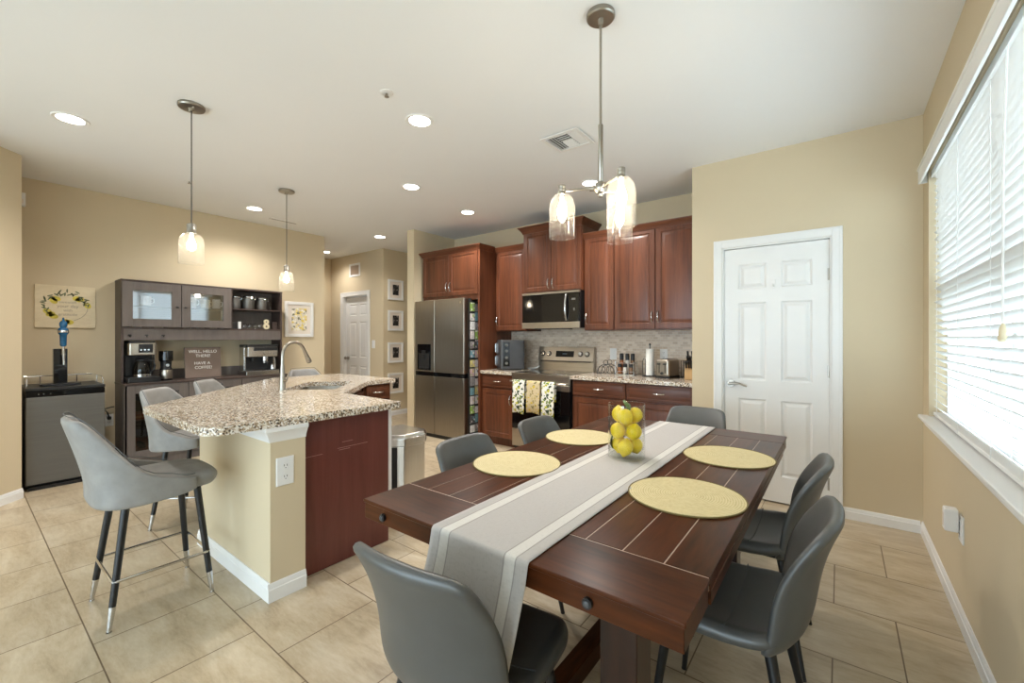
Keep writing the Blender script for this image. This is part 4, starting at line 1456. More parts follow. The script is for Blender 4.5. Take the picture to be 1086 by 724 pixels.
# ------------------------------------------------------------------ refrigerator
t = thing('refrigerator', 'stainless steel side by side refrigerator with a dispenser in its left door', 'refrigerator', (-4.16, 4.2, 0), W=True)
part('body', G().box(-4.625, -3.70, 3.935, 4.62, 0.03, 1.79), 'fridgeside', t, bevel=0.004)
part('top_hinge_cover', G().box(-4.62, -3.705, 3.936, 3.995, 1.791, 1.815), 'fridgeside', t, bevel=0.004)
fxs = (-4.622, -4.236, -4.228, -3.702)
for nm, x0, x1, z0, z1 in (('freezer_door', fxs[0], fxs[1], 0.865, 1.815), ('fridge_door', fxs[2], fxs[3], 0.865, 1.815), ('lower_door', fxs[0], fxs[1], 0.05, 0.81), ('lower_door', fxs[2], fxs[3], 0.05, 0.81)):
    dr = part(nm, G().box(x0, x1, 3.85, 3.93, z0, z1), 'steel', t, bevel=0.008, seg=3)
    if nm == 'freezer_door':
        dp = part('dispenser', G().ring(0.262, 0.345, 0.012, 0.012, 0.004, T(-4.434, 3.8495, 1.06)).box(-4.553, -4.315, 3.8485, 3.8495, 0.90, 1.22), 'gloss', dr)
        part('dispenser_recess', G().box(-4.54, -4.33, 3.8475, 3.8483, 0.91, 1.11), 'plastic', dr)
        part('dispenser_nozzle', G().box(-4.47, -4.40, 3.835, 3.8475, 1.10, 1.15).box(-4.45, -4.42, 3.83, 3.8475, 1.03, 1.10), 'plastic', dr, bevel=0.003)
        part('drip_tray', G().box(-4.53, -4.34, 3.835, 3.8475, 0.905, 0.925), 'plastic', dr, bevel=0.003)
    if nm == 'fridge_door':
        part('badge', G().cyl((-3.76, 3.8495, 1.76), (-3.76, 3.8485, 1.76), 0.012, n=16), 'chrome', dr)
part('middle_strip', G().box(-4.62, -3.704, 3.862, 3.93, 0.811, 0.864), 'gloss', t)
part('edge_grip', G().box(-3.7015, -3.694, 3.853, 3.928, 0.87, 1.81).box(-3.7015, -3.694, 3.853, 3.928, 0.055, 0.805), 'steel_h', t, bevel=0.002)
part('base_grille', G().box(-4.615, -3.71, 3.88, 3.95, 0.0, 0.045), 'plastic', t)
random.seed(21)
cols = [(236, 232, 228), (150, 144, 144), (214, 206, 204), (120, 160, 170), (150, 184, 88), (214, 200, 130), (84, 80, 84), (230, 220, 216), (200, 168, 170)]
pm_ = [mat('fridge_print', c, 0.6, var=0.3, scale=60) for c in cols[:4]] + [spots_mat('fridge_print', c, [cols[(i + 3) % 9], cols[(i + 5) % 9], cols[(i + 6) % 9]], 26, 0.6, 0.4) for i, c in enumerate(cols)]
proto = None
z = 0.13
i = 0
for z0 in [0.12 + 0.118 * k for k in range(14)]:
    for y0, w_ in ((3.965, 0.085), (4.056, 0.075)):
        hh = random.uniform(0.085, 0.112)
        g = G().box(-3.7, -3.697, y0, y0 + w_ + random.uniform(-0.01, 0.004), z0, z0 + hh)
        solo('fridge_magnet', g, pm_[(i * 5 + i // 3) % len(pm_)], 'small picture stuck on the side of the refrigerator among many others', 'magnet', 'pictures on the refrigerator side')
        i += 1

# ------------------------------------------------------------------ stove
sx0, sx1 = -3.0605, -2.2815
t = thing('electric_range', 'stainless electric range with black oven door and three towels on its handle', 'stove', ((sx0 + sx1) / 2, 4.3, 0), W=True)
part('body', G().box(sx0, sx1, 4.03, 4.615, 0.03, 0.895), 'plastic', t)
part('cooktop', G().box(sx0 - 0.001, sx1 + 0.001, 3.99, 4.56, 0.8965, 0.912), 'steel_h', t, bevel=0.003)
ck = part('cooktop_glass', G().box(sx0 + 0.02, sx1 - 0.02, 4.02, 4.545, 0.912, 0.9165), 'gloss', t, bevel=0.001)
for bx_, by_, br_ in ((-2.87, 4.17, 0.10), (-2.47, 4.17, 0.085), (-2.87, 4.41, 0.075), (-2.47, 4.41, 0.1), (-2.67, 4.44, 0.05)):
    part('burner_ring', G().tube([(bx_ + br_ * math.cos(2 * PI * k / 32), by_ + br_ * math.sin(2 * PI * k / 32), 0.9166) for k in range(32)], 0.0012, 4, closed=True), 'greysteel', ck)
bg = part('backguard', G().prism([(4.545, 0.912), (4.56, 1.03), (4.535, 1.035), (4.575, 1.205), (4.612, 1.205), (4.612, 0.912)], sx0 + 0.005, sx1 - 0.005, Matrix(((0, 0, 1, 0), (1, 0, 0, 0), (0, 1, 0, 0), (0, 0, 0, 1)))), 'steel_h', t, bevel=0.002)
tl = math.atan2(0.04, 0.17)
mB = Matrix.Translation(((sx0 + sx1) / 2, 4.555, 1.12)) @ Matrix.Rotation(-tl, 4, 'X')
part('display', G().box(-0.125, 0.125, -0.0025, 0.004, -0.038, 0.036, mB), 'gloss', bg)
part('display_digits', G().box(-0.03, 0.03, -0.003, -0.0024, -0.008, 0.008, mB), mat('display_blue', (60, 74, 90), 0.4), bg)
part('seam_line', G().box(sx0 + 0.05, sx1 - 0.03, 4.533, 4.545, 1.026, 1.034), 'plastic', bg)
for dx in (-0.315, -0.225, 0.215, 0.305):
    kb = part('knob', G().lathe([(0.027, 0.0), (0.026, 0.018), (0.022, 0.024), (0.002, 0.025)], m=mB @ Matrix.Translation((dx, -0.001, 0)) @ Matrix.Rotation(R(90), 4, 'X'), n=22), 'chrome', t)
    part('knob_collar', G().lathe([(0.033, 0.0), (0.033, 0.004), (0.028, 0.006)], m=mB @ Matrix.Translation((dx, -0.0005, 0)) @ Matrix.Rotation(R(90), 4, 'X'), n=22), 'plastic', kb)
part('front_rail', G().box(sx0, sx1, 3.995, 4.03, 0.80, 0.8955), 'steel_h', t, bevel=0.003)
dr = part('oven_door', G().box(sx0 + 0.004, sx1 - 0.004, 3.993, 4.029, 0.27, 0.735), 'gloss', t, bevel=0.003)
part('door_top_rail', G().box(sx0 + 0.004, sx1 - 0.004, 3.99, 4.029, 0.737, 0.797), 'steel_h', dr, bevel=0.003)
hd = part('oven_handle', G().cyl((sx0 + 0.015, 3.945, 0.815), (sx1 - 0.015, 3.945, 0.815), 0.011, n=14), 'steel_h', dr)
part('handle_bracket', G().box(sx0 + 0.02, sx0 + 0.045, 3.945, 3.995, 0.805, 0.825).box(sx1 - 0.045, sx1 - 0.02, 3.945, 3.995, 0.805, 0.825), 'steel_h', t, bevel=0.002)
part('storage_drawer', G().box(sx0 + 0.004, sx1 - 0.004, 3.995, 4.029, 0.06, 0.262), 'steel_h', t, bevel=0.003)
part('kick_strip', G().box(sx0 + 0.01, sx1 - 0.01, 4.04, 4.06, 0.0, 0.03), 'plastic', t)


def towel(x0, x1, z0, m, lab, hem):
    # folded over the handle: front fall, turn, back fall
    R_ = 0.0175
    pr = [(3.945 - R_, z0), (3.945 - R_ - 0.002, z0 + 0.12), (3.945 - R_, 0.80)]
    for k in range(7):
        a = PI - PI * k / 6
        pr.append((3.945 + R_ * math.cos(a), 0.815 + R_ * math.sin(a)))
    pr += [(3.945 + R_, 0.80), (3.945 + R_ + 0.001, 0.62)]
    g = G()
    rows = []
    for i, (yy, zz) in enumerate(pr):
        rows.append([g.bm.verts.new((x0 + (x1 - x0) * j / 12 + 0.004 * math.sin(zz * 9), yy - 0.003 * abs(math.sin(j * 0.9)) * (1 if i < 3 else 0), zz + (0.008 * math.sin(j * 0.35) if i == 0 else 0))) for j in range(13)])
    for A, B in zip(rows, rows[1:]):
        for j in range(12):
            g.bm.faces.new([A[j], A[j + 1], B[j + 1], B[j]])
    o = solo('dish_towel', g, m, lab, 'towel', 'dish towels on the oven handle')
    s_ = o.modifiers.new('thickness', 'SOLIDIFY')
    s_.thickness = 0.004
    s_.offset = 1
    return o


towel(-2.995, -2.83, 0.455, 'towel', 'white leafy dish towel hanging at the left end of the oven handle', 1)
towel(-2.80, -2.62, 0.475, 'towel2', 'beige dish towel hanging in the middle of the oven handle between two white ones', 0)
towel(-2.598, -2.435, 0.445, 'towel', 'white leafy dish towel hanging at the right of the beige one on the oven', 1)

# ------------------------------------------------------------------ microwave
mx0, mx1 = -3.06, -2.279
t = thing('microwave_oven', 'stainless over the range microwave with black glass door', 'microwave', ((mx0 + mx1) / 2, 4.4, 1.425), W=True)
part('body', G().box(mx0, mx1, 4.225, YK - 0.01, 1.43, 1.8485), 'plastic', t, bevel=0.003)
part('top_trim', G().box(mx0, mx1, 4.198, 4.225, 1.825, 1.847), 'steel_h', t, bevel=0.002)
part('bottom_trim', G().box(mx0, mx1, 4.198, 4.225, 1.426, 1.496), 'steel_h', t, bevel=0.002)
part('door_glass', G().box(mx0 + 0.004, mx1 - 0.175, 4.20, 4.2245, 1.498, 1.823), 'gloss', t, bevel=0.002)
cp = part('control_panel', G().box(mx1 - 0.173, mx1 - 0.003, 4.20, 4.2245, 1.498, 1.823), 'gloss', t, bevel=0.002)
part('control_display', G().box(mx1 - 0.10, mx1 - 0.05, 4.1993, 4.1999, 1.74, 1.76).box(mx1 - 0.075, mx1 - 0.06, 4.1993, 4.1999, 1.62, 1.65), 'greysteel', cp)
pts = [(mx1 - 0.165, 4.165 - 0.0 + 0.033 * abs(-1 + k / 5) ** 2.2, 1.515 + 0.29 * k / 10) for k in range(11)]
part('handle', G().tube(pts, 0.0125, 12), 'chrome', t)
part('vent_grille', G().box(mx0 + 0.15, mx1 - 0.2, 4.24, 4.40, 1.418, 1.4295), 'plastic', t)

# ------------------------------------------------------------------ on the kitchen counters
t = thing('air_fryer', 'dark grey two drawer air fryer standing on the left kitchen counter', 'air fryer', (-3.325, 4.315, KT + 0.0005), R(-42))
part('body', G().prism(roundpoly([(-0.15, -0.155), (0.15, -0.155), (0.15, 0.155), (-0.15, 0.155)], 0.035), 0.012, 0.375), 'slate', t, bevel=0.014, seg=3)
for z0 in (0.04, 0.20):
    dr = part('basket_front', G().box(-0.135, 0.135, -0.163, -0.1555, z0, z0 + 0.145), 'slate', t, bevel=0.004)
    part('basket_handle', G().box(-0.125, -0.09, -0.185, -0.163, z0 + 0.015, z0 + 0.13), 'chrome', dr, bevel=0.005)
part('control_panel', G().box(0.1505, 0.1535, -0.12, -0.04, 0.05, 0.345), 'gloss', t)
for z0 in (0.09, 0.16, 0.24, 0.31):
    part('dial', G().cyl((0.1535, -0.08, z0), (0.166, -0.08, z0), 0.017, n=18), 'greysteel', t)
part('feet', G().box(-0.12, -0.09, -0.12, 0.12, 0, 0.012).box(0.09, 0.12, -0.12, 0.12, 0, 0.012), 'plastic', t)
t = thing('wall_outlet', 'white outlet on the mosaic wall beside the air fryer with a black plug in it', 'outlet', (-3.455, YK - 0.0095, 1.125))
outlet_parts(t)
t = thing('power_cord', 'black power cord running from the air fryer up to the mosaic wall outlet', 'cord', (-3.455, YK - 0.015, 1.12), W=True)
part('plug', G().box(-3.468, -3.442, YK - 0.052, YK - 0.0205, 1.10, 1.128), 'plastic', t, bevel=0.004)
part('cable', G().tube([(-3.455, YK - 0.05, 1.11), (-3.45, YK - 0.07, 1.06), (-3.42, YK - 0.08, 0.98), (-3.37, YK - 0.09, 0.935), (-3.30, YK - 0.105, 0.95)], 0.0045, 8), 'plastic', t)
for x, kind, lab in ((-2.072, 'switch', 'white light switch on the mosaic wall beside the spice rack'), (-1.496, 'outlet', 'white outlet on the mosaic wall above the toaster')):
    t = thing('wall_switch' if kind == 'switch' else 'wall_outlet', lab, kind, (x, YK - 0.0095, 1.13))
    outlet_parts(t, 1.05, kind)
t = thing('spoon_rest', 'small white ceramic spoon rest on the counter behind the stove corner', 'spoon rest', (-3.13, 4.50, KT + 0.0005))
part('dish', G().lathe([(0.03, 0), (0.045, 0.006), (0.058, 0.02), (0.054, 0.02), (0.04, 0.01), (0.002, 0.008)], n=28), 'white', t)
part('handle', G().tube([(0.05, 0, 0.017), (0.09, 0, 0.03), (0.125, 0, 0.05)], [0.010, 0.008, 0.007], 10), 'white', t)
# wire stand of scrolls
t = thing('wire_rack', 'black scrolled wire rack on the counter right of the stove', 'rack', (-2.045, 4.42, KT + 0.0005))
def arc(cx_, cz_, r, a0, a1, y, n=14, rz=1.0):
    return [(cx_ + r * math.cos(a0 + (a1 - a0) * k / n), y, cz_ + rz * r * math.sin(a0 + (a1 - a0) * k / n)) for k in range(n + 1)]
for y in (-0.05, 0.05):
    g = G()
    g.tube(arc(0, 0.006, 0.105, 0, PI, y), 0.0035, 6)
    g.tube(arc(0, 0.13, 0.028, -PI, PI * 1.2, y, rz=0.9), 0.003, 6)
    for s in (-1, 1):
        g.tube(arc(s * 0.05, 0.05, 0.042, 0, 2 * PI, y), 0.003, 6)
    part('scroll_frame', g, 'black', t)
part('cross_wires', G().cyl((-0.105, -0.05, 0.006), (-0.105, 0.05, 0.006), 0.0035, n=8).cyl((0.105, -0.05, 0.006), (0.105, 0.05, 0.006), 0.0035, n=8).cyl((0, -0.05, 0.11), (0, 0.05, 0.11), 0.0035, n=8), 'black', t)
# spice rack with jars
t = thing('spice_rack', 'two tier chrome spice rack on the counter with black capped jars', 'spice rack', (-1.83, 4.42, KT + 0.0005))
part('tray', G().box(-0.10, 0.10, -0.05, 0.06, 0.0, 0.012), 'chrome', t, bevel=0.003)
part('rail', G().tube([(-0.10, -0.05, 0.04), (0.10, -0.05, 0.04), (0.10, 0.06, 0.04), (-0.10, 0.06, 0.04)], 0.003, 6, closed=True).tube([(-0.10, -0.05, 0.13), (0.10, -0.05, 0.13), (0.10, 0.06, 0.13), (-0.10, 0.06, 0.13)], 0.003, 6, closed=True), 'chrome', t)
g = G()
for x in (-0.10, 0.10):
    for y in (-0.05, 0.06):
        g.cyl((x, y, 0.012), (x, y, 0.15), 0.004, n=8)
part('posts', g, 'chrome', t)
proto = None
spots_ = [(-0.065, -0.02, 0.0125), (-0.005, -0.02, 0.0125), (0.06, -0.02, 0.0125), (-0.065, 0.03, 0.0125), (0.0, 0.032, 0.0125), (0.06, 0.03, 0.0125)]
for k, (jx, jy, jz) in enumerate(spots_):
    h_ = 0.10 if k < 3 else 0.20
    lab = ['short spice jar at the left front of the chrome rack', 'short spice jar in the middle front of the chrome rack', 'short spice jar at the right front of the chrome rack',
           'tall black capped bottle at the back left of the chrome rack', 'tall black capped bottle at the back centre of the chrome rack', 'tall black capped bottle at the back right of the chrome rack'][k]
    j = thing('spice_jar', lab, 'jar', (-1.83 + jx, 4.42 + jy, KT + jz + 0.0005), group='jars in the spice rack')
    part('jar', G().lathe([(0.018, 0), (0.021, 0.004), (0.021, h_ * 0.7), (0.016, h_ * 0.78)], n=16), mat('spice', [(150, 96, 60), (200, 196, 188), (112, 84, 60)][k % 3], 0.25), j)
    part('cap', G().lathe([(0.0215, h_ * 0.74), (0.0215, h_ * 1.05), (0.017, h_ * 1.1), (0.002, h_ * 1.1)], n=16), 'plastic', j)
# paper towels
t = thing('paper_towel_holder', 'black wire paper towel holder with a side arm on the counter', 'paper towel holder', (-1.575, 4.43, KT + 0.0005))
part('base', G().lathe([(0.078, 0.0), (0.078, 0.006), (0.07, 0.010), (0.002, 0.011)], n=32), 'black', t)
part('post', G().cyl((0, 0, 0.01), (0, 0, 0.325), 0.005, n=10).ball((0, 0, 0.333), 0.011, 12), 'black', t)
part('side_arm', G().tube([(-0.075, 0, 0.006), (-0.078, 0, 0.15), (-0.068, 0, 0.185), (-0.05, 0, 0.18), (-0.045, 0, 0.15), (-0.047, 0, 0.03)], 0.0035, 8), 'black', t)
solo('paper_towel_roll', G().lathe([(0.012, 0.012), (0.040, 0.012), (0.0405, 0.02), (0.0405, 0.28), (0.040, 0.288), (0.012, 0.288), (0.012, 0.012)], (-1.575, 4.43, KT), n=32, cap=False), 'paper', 'white roll of paper towels standing on the black wire holder', 'paper towels')
# toaster
t = thing('toaster', 'chrome two slice toaster on the counter beside the paper towels', 'toaster', (-1.385, 4.36, KT + 0.0005), R(-8))
part('body', G().box(-0.07, 0.07, -0.09, 0.15, 0.015, 0.19), 'steel_h', t, bevel=0.022, seg=4)
part('base', G().box(-0.072, 0.072, -0.092, 0.152, 0.0, 0.02), 'plastic', t, bevel=0.004)
part('slots', G().box(-0.035, -0.012, -0.06, 0.12, 0.1895, 0.1915).box(0.012, 0.035, -0.06, 0.12, 0.1895, 0.1915), 'plastic', t)
for sx in (-0.03, 0.03):
    l_ = part('lever_slot', G().box(sx - 0.004, sx + 0.004, -0.0915, -0.0895, 0.05, 0.15), 'plastic', t)
    part('lever', G().box(sx - 0.015, sx + 0.015, -0.112, -0.091, 0.135, 0.148), 'plastic', l_, bevel=0.003)
part('dial', G().cyl((0, -0.09, 0.05), (0, -0.102, 0.05), 0.014, n=18), 'plastic', t)
# wire basket stand behind the toaster
t = thing('wire_caddy', 'grey wire caddy on the counter between the toaster and the knife block', 'rack', (-1.243, 4.53, KT + 0.0005))
g = G()
for k in range(4):
    g.tube([(-0.03 + 0.02 * k, -0.05, 0.004), (-0.03 + 0.02 * k, -0.05, 0.17), (-0.03 + 0.02 * k, 0.05, 0.17), (-0.03 + 0.02 * k, 0.05, 0.004)], 0.0028, 6)
g.tube([(-0.035, -0.05, 0.004), (0.035, -0.05, 0.004), (0.035, 0.05, 0.004), (-0.035, 0.05, 0.004)], 0.003, 6, closed=True)
part('wires', g, 'black', t)
# knife block
t = thing('knife_block', 'light wood knife block in the counter corner beside the pantry wall', 'knife block', (-1.145, 4.36, KT + 0.0005), R(8))
kb = G().prism([(-0.09, 0.0), (0.08, 0.0), (0.08, 0.15), (-0.01, 0.19), (-0.09, 0.075)], -0.05, 0.05, Matrix(((0, 0, 1, 0), (1, 0, 0, 0), (0, 1, 0, 0), (0, 0, 0, 1))))
part('block', kb, 'lightwood', t, bevel=0.004)
dirv = Vector((0, -0.62, 0.78)).normalized()
klab = ['knife handle', ]
kt = thing('kitchen_knife', '', 'knife')
bpy.data.objects.remove(kt)
n_ = 0
names_ = ['lowest row left', 'lowest row second', 'lowest row third', 'lowest row right', 'middle row left', 'middle row centre', 'middle row right', 'top row left', 'top row right']
for row, (cnt, y_, z_, L) in enumerate(((4, -0.072, 0.105, 0.085), (3, -0.047, 0.138, 0.10), (2, -0.024, 0.172, 0.115))):
    for k in range(cnt):
        xk = (k - (cnt - 1) / 2) * (0.022 if cnt > 2 else 0.04)
        mk = T(-1.145, 4.36, KT + 0.0005, R(8))
        p0 = mk @ Vector((xk, y_, z_)) 
        dd = (mk.to_3x3() @ dirv)
        o_ = thing('kitchen_knife', 'black handled knife in the wood block, ' + names_[n_] + ' of its handles', 'knife', tuple(p0), group='knives in the wood block', W=True)
        part('handle', G().cyl(p0 + dd * 0.012, p0 + dd * (0.012 + L), 0.0085, 0.0105, 10), 'plastic', o_, bevel=0.002)
        part('bolster', G().cyl(p0 + dd * -0.004, p0 + dd * 0.013, 0.0075, 0.0085, 10), 'chrome', o_)
        n_ += 1
solo('sharpening_steel', G().cyl((-1.085, 4.30, KT + 0.15), (-1.085, 4.26, KT + 0.28), 0.011, 0.013, 12).tube(arc(-1.085, KT + 0.30, 0.02, 0, 2 * PI, 4.255), 0.004, 6), 'plastic', 'black looped handle standing highest out of the wood knife block', 'knife sharpener')

# ------------------------------------------------------------------ coffee bar on the left wall (faces +x)
HX0 = XL + 0.0015
HB, HF = -5.64, -5.77          # base front, hutch front
HY0, HY1 = 1.035, 2.61
t = thing('coffee_bar_hutch', 'taupe hutch with glass doors and open shelves over a low sideboard on the left wall', 'hutch', (-5.84, 1.82, 0), W=True)
# sideboard
part('side_panel', G().box(HX0, HB, HY0, HY0 + 0.02, 0.0, 0.835), 'taupe', t)
part('side_panel', G().box(HX0, HB, HY1 - 0.02, HY1, 0.0, 0.835), 'taupe', t)
part('worktop', G().box(HX0, HB + 0.008, HY0 - 0.004, HY1 + 0.004, 0.836, 0.856), 'taupe_dark', t, bevel=0.002)
part('bottom_shelf', G().box(HX0, HB - 0.02, HY0 + 0.02, HY1 - 0.02, 0.12, 0.14), 'taupe', t)
part('plinth', G().box(HX0, HB - 0.025, HY0 + 0.02, HY1 - 0.02, 0.0, 0.119), 'taupe', t)
part('back_panel', G().box(HX0, HX0 + 0.008, HY0 + 0.02, HY1 - 0.02, 0.14, 0.835), 'taupe_dark', t)
part('middle_shelf', G().box(HX0 + 0.01, HB - 0.03, HY0 + 0.021, HY1 - 0.021, 0.46, 0.476), 'taupe', t)
part('divider', G().box(HX0 + 0.01, HB - 0.022, 1.555, 1.573, 0.14, 0.459).box(HX0 + 0.01, HB - 0.022, 1.555, 1.573, 0.477, 0.835), 'taupe', t)
def ydoor(g, y0, y1, z0, z1, xf, bw, th=0.02):
    return g.ring(y1 - y0, z1 - z0, bw, bw, th, T(xf, (y0 + y1) / 2, (z0 + z1) / 2, FX))
for y0, y1 in ((HY0 + 0.003, 1.561), (1.567, 2.085), (2.091, HY1 - 0.003)):
    dr = part('lower_door', ydoor(G(), y0, y1, 0.085, 0.832, HB - 0.02, 0.082), 'taupe', t, bevel=0.002)
    part('door_glass', G().box(HB - 0.013, HB - 0.009, y0 + 0.08, y1 - 0.08, 0.165, 0.752), 'darkglass', dr)
    part('door_pull', G().box(HB, HB + 0.018, (y0 + y1) / 2 - 0.06, (y0 + y1) / 2 + 0.06, 0.768, 0.79), 'black', dr, bevel=0.003)
# hutch
for y0 in (HY0, HY1 - 0.02):
    part('upright', G().box(HX0, HF - 0.003, y0, y0 + 0.02, 0.857, 1.895), 'taupe_dark', t)
part('top_board', G().box(HX0, HF, HY0 - 0.003, HY1 + 0.003, 1.896, 1.915), 'taupe_dark', t, bevel=0.002)
part('bottom_board', G().box(HX0, HF - 0.003, HY0 + 0.02, HY1 - 0.02, 1.405, 1.425), 'taupe_dark', t)
part('hook_rail', G().box(HF - 0.022, HF - 0.004, HY0 + 0.02, HY1 - 0.02, 1.29, 1.404), 'taupe', t, bevel=0.002)
part('hutch_back', G().box(HX0, HX0 + 0.008, HY0 + 0.02, HY1 - 0.02, 1.426, 1.895), 'taupe', t)
part('low_back_strip', G().box(HX0, HX0 + 0.014, HY0 + 0.02, HY1 - 0.02, 0.857, 0.965), 'taupe', t)
part('hutch_divider', G().box(HX0 + 0.01, HF - 0.004, 2.018, 2.036, 1.426, 1.895), 'taupe_dark', t)
part('open_shelf', G().box(HX0 + 0.01, HF - 0.006, 2.037, HY1 - 0.021, 1.655, 1.671), 'taupe_dark', t)
part('inner_shelf', G().box(HX0 + 0.01, HF - 0.03, HY0 + 0.021, 2.017, 1.645, 1.657), 'taupe_dark', t)
for y0, y1, s in ((HY0 + 0.004, 1.527, 1), (1.533, 2.016, -1)):
    dr = part('hutch_door', ydoor(G(), y0, y1, 1.43, 1.892, HF - 0.0, 0.083, 0.02), 'taupe', t, bevel=0.002)
    part('door_glass', G().box(HF + 0.007, HF + 0.010, y0 + 0.081, y1 - 0.081, 1.512, 1.81), 'cabglass', dr)
    ky = y1 - 0.035 if s > 0 else y0 + 0.035
    part('door_knob', G().box(HF + 0.02, HF + 0.035, ky - 0.012, ky + 0.012, 1.64, 1.656), 'black', dr, bevel=0.003)
for yy in (1.10, 1.235, 1.375):
    part('hook', G().box(HF - 0.004, HF + 0.012, yy - 0.012, yy + 0.012, 1.337, 1.348).tube([(HF + 0.008, yy, 1.34), (HF + 0.02, yy, 1.325), (HF + 0.024, yy, 1.338)], 0.004, 6), 'black', t)
# cups behind the hutch doors
cups = [(1.62, 1.426, 0.04, 0.09, 'cream'), (1.74, 1.426, 0.045, 0.085, 'white'), (1.87, 1.426, 0.042, 0.085, 'cream'), (1.66, 1.658, 0.042, 0.12, 'white'), (1.79, 1.658, 0.045, 0.10, 'cream'), (1.90, 1.658, 0.04, 0.11, 'white'), (1.18, 1.426, 0.042, 0.09, 'white'), (1.36, 1.426, 0.045, 0.09, 'cream'), (1.25, 1.658, 0.045, 0.1, 'white')]
cl = ['cream mug low at the left behind the right glass door', 'white mug low in the middle behind the right glass door', 'cream mug low at the right behind the right glass door',
      'white mug on the upper shelf at the left behind the right glass door', 'cream mug on the upper shelf in the middle behind the right glass door', 'white mug on the upper shelf at the right behind the right glass door',
      'white mug low at the left behind the left glass door', 'cream mug low at the right behind the left glass door', 'white mug on the upper shelf behind the left glass door']
for (y, z, r, h, mm), lab in zip(cups, cl):
    m_ = thing('mug', lab, 'mug', (-5.87, y, z), group='mugs behind the hutch doors')
    part('cup', G().lathe([(r * 0.8, 0.0005), (r, 0.01), (r, h), (r - 0.004, h), (r - 0.004, 0.012), (0.002, 0.01)], n=20), mm, m_)
    part('handle', G().tube([(0, r - 0.002, h * 0.8), (0, r + 0.022, h * 0.72), (0, r + 0.024, h * 0.4), (0, r - 0.002, h * 0.25)], 0.005, 8), mm, m_)
# canisters on the open shelf
for y, r, h, lab in ((2.10, 0.052, 0.155, 'slate grey clamp lid canister at the left of the open shelf'), (2.245, 0.064, 0.165, 'slate grey clamp lid canister in the middle of the open shelf'), (2.40, 0.060, 0.155, 'slate grey clamp lid canister at the right of the open shelf')):
    c = thing('canister', lab, 'canister', (-5.86, y, 1.6715), group='canisters on the open shelf')
    part('jar', G().lathe([(r * 0.96, 0), (r, 0.005), (r, h * 0.82), (r * 0.96, h * 0.84)], n=28), 'greysteel', c)
    part('lid', G().lathe([(r * 0.98, h * 0.845), (r * 1.02, h * 0.87), (r * 1.0, h * 0.95), (r * 0.8, h * 0.99), (0.002, h)], n=28), 'chrome', c)
    part('clamp', G().tube([(0, r, h * 0.93), (0, r + 0.016, h * 0.86), (0, r + 0.006, h * 0.66)], 0.0035, 8).tube([(r * 0.9, -0.012, h * 0.95), (r + 0.010, -0.01, h * 0.78), (r + 0.010, 0.01, h * 0.78), (r * 0.9, 0.012, h * 0.95)], 0.003, 6), 'chrome', c)
# lower open shelf: box, cylinder, glasses, wooden number, frame
solo('black_box', G().box(-5.86, -5.80, 2.045, 2.095, 1.4255, 1.50), 'plastic', 'small black box at the left end of the lower open shelf', 'box', bevel=0.003)
solo('candle', G().lathe([(0.016, 0), (0.018, 0.002), (0.018, 0.085), (0.015, 0.088), (0.003, 0.086)], (-5.82, 2.128, 1.4255), n=18), 'white', 'small white candle beside the black box on the lower open shelf', 'candle')
for y, lab in ((2.185, 'upturned stemless glass nearest the white candle on the open shelf'), (2.245, 'upturned stemless glass in the middle of three on the open shelf'), (2.305, 'upturned stemless glass in third place from the white candle'), (2.362, 'upturned stemless glass nearest the wooden number on the open shelf')):
    c = thing('drinking_glass', lab, 'glass', (-5.82, y, 1.4255), group='glasses on the open shelf')
    part('bowl', G().lathe([(0.022, 0.0), (0.028, 0.02), (0.029, 0.04), (0.022, 0.058), (0.010, 0.066), (0.001, 0.067)], n=20, cap=False), 'tumbler', c)
    part('foot', G().tube([(0.022 * math.cos(2 * PI * k / 20), 0.022 * math.sin(2 * PI * k / 20), 0.002) for k in range(20)], 0.002, 6, closed=True), 'glass', c)
t = thing('wooden_number', 'cream wooden number eight with dark edges standing on the lower open shelf', 'number ornament', (-5.82, 2.435, 1.4255))
mx_ = Matrix(((0, 0, 1, 0), (1, 0, 0, 0), (0, 1, 0, 0), (0, 0, 0, 1)))
def annulus(g, cy_, cz_, ro, ri, x0, x1, n=24):
    vs = []
    for x in (x0, x1):
        for r_ in (ro, ri):
            vs.append([g.bm.verts.new((x, cy_ + r_ * math.cos(2 * PI * k / n), cz_ + r_ * math.sin(2 * PI * k / n))) for k in range(n)])
    for A, B in ((vs[0], vs[2]), (vs[1], vs[3]), (vs[0], vs[1]), (vs[2], vs[3])):
        for k in range(n):
            g.bm.faces.new([A[k], A[(k + 1) % n], B[(k + 1) % n], B[k]])
    return g
part('number', annulus(annulus(G(), 0, 0.036, 0.036, 0.012, -0.012, 0.012), 0, 0.095, 0.03, 0.010, -0.0119, 0.0119), 'cream', t)
part('dark_edge', annulus(annulus(G(), -0.003, 0.036, 0.0365, 0.0125, -0.02, -0.0121), -0.003, 0.095, 0.0305, 0.011, -0.02, -0.0121), 'plastic', t)
solo('wood_block', G().box(-5.88, -5.83, 2.515, 2.575, 1.4255, 1.52), 'taupe_dark', 'small brown wooden block in the right corner of the lower open shelf', 'block', bevel=0.003)

WT = 0.8565
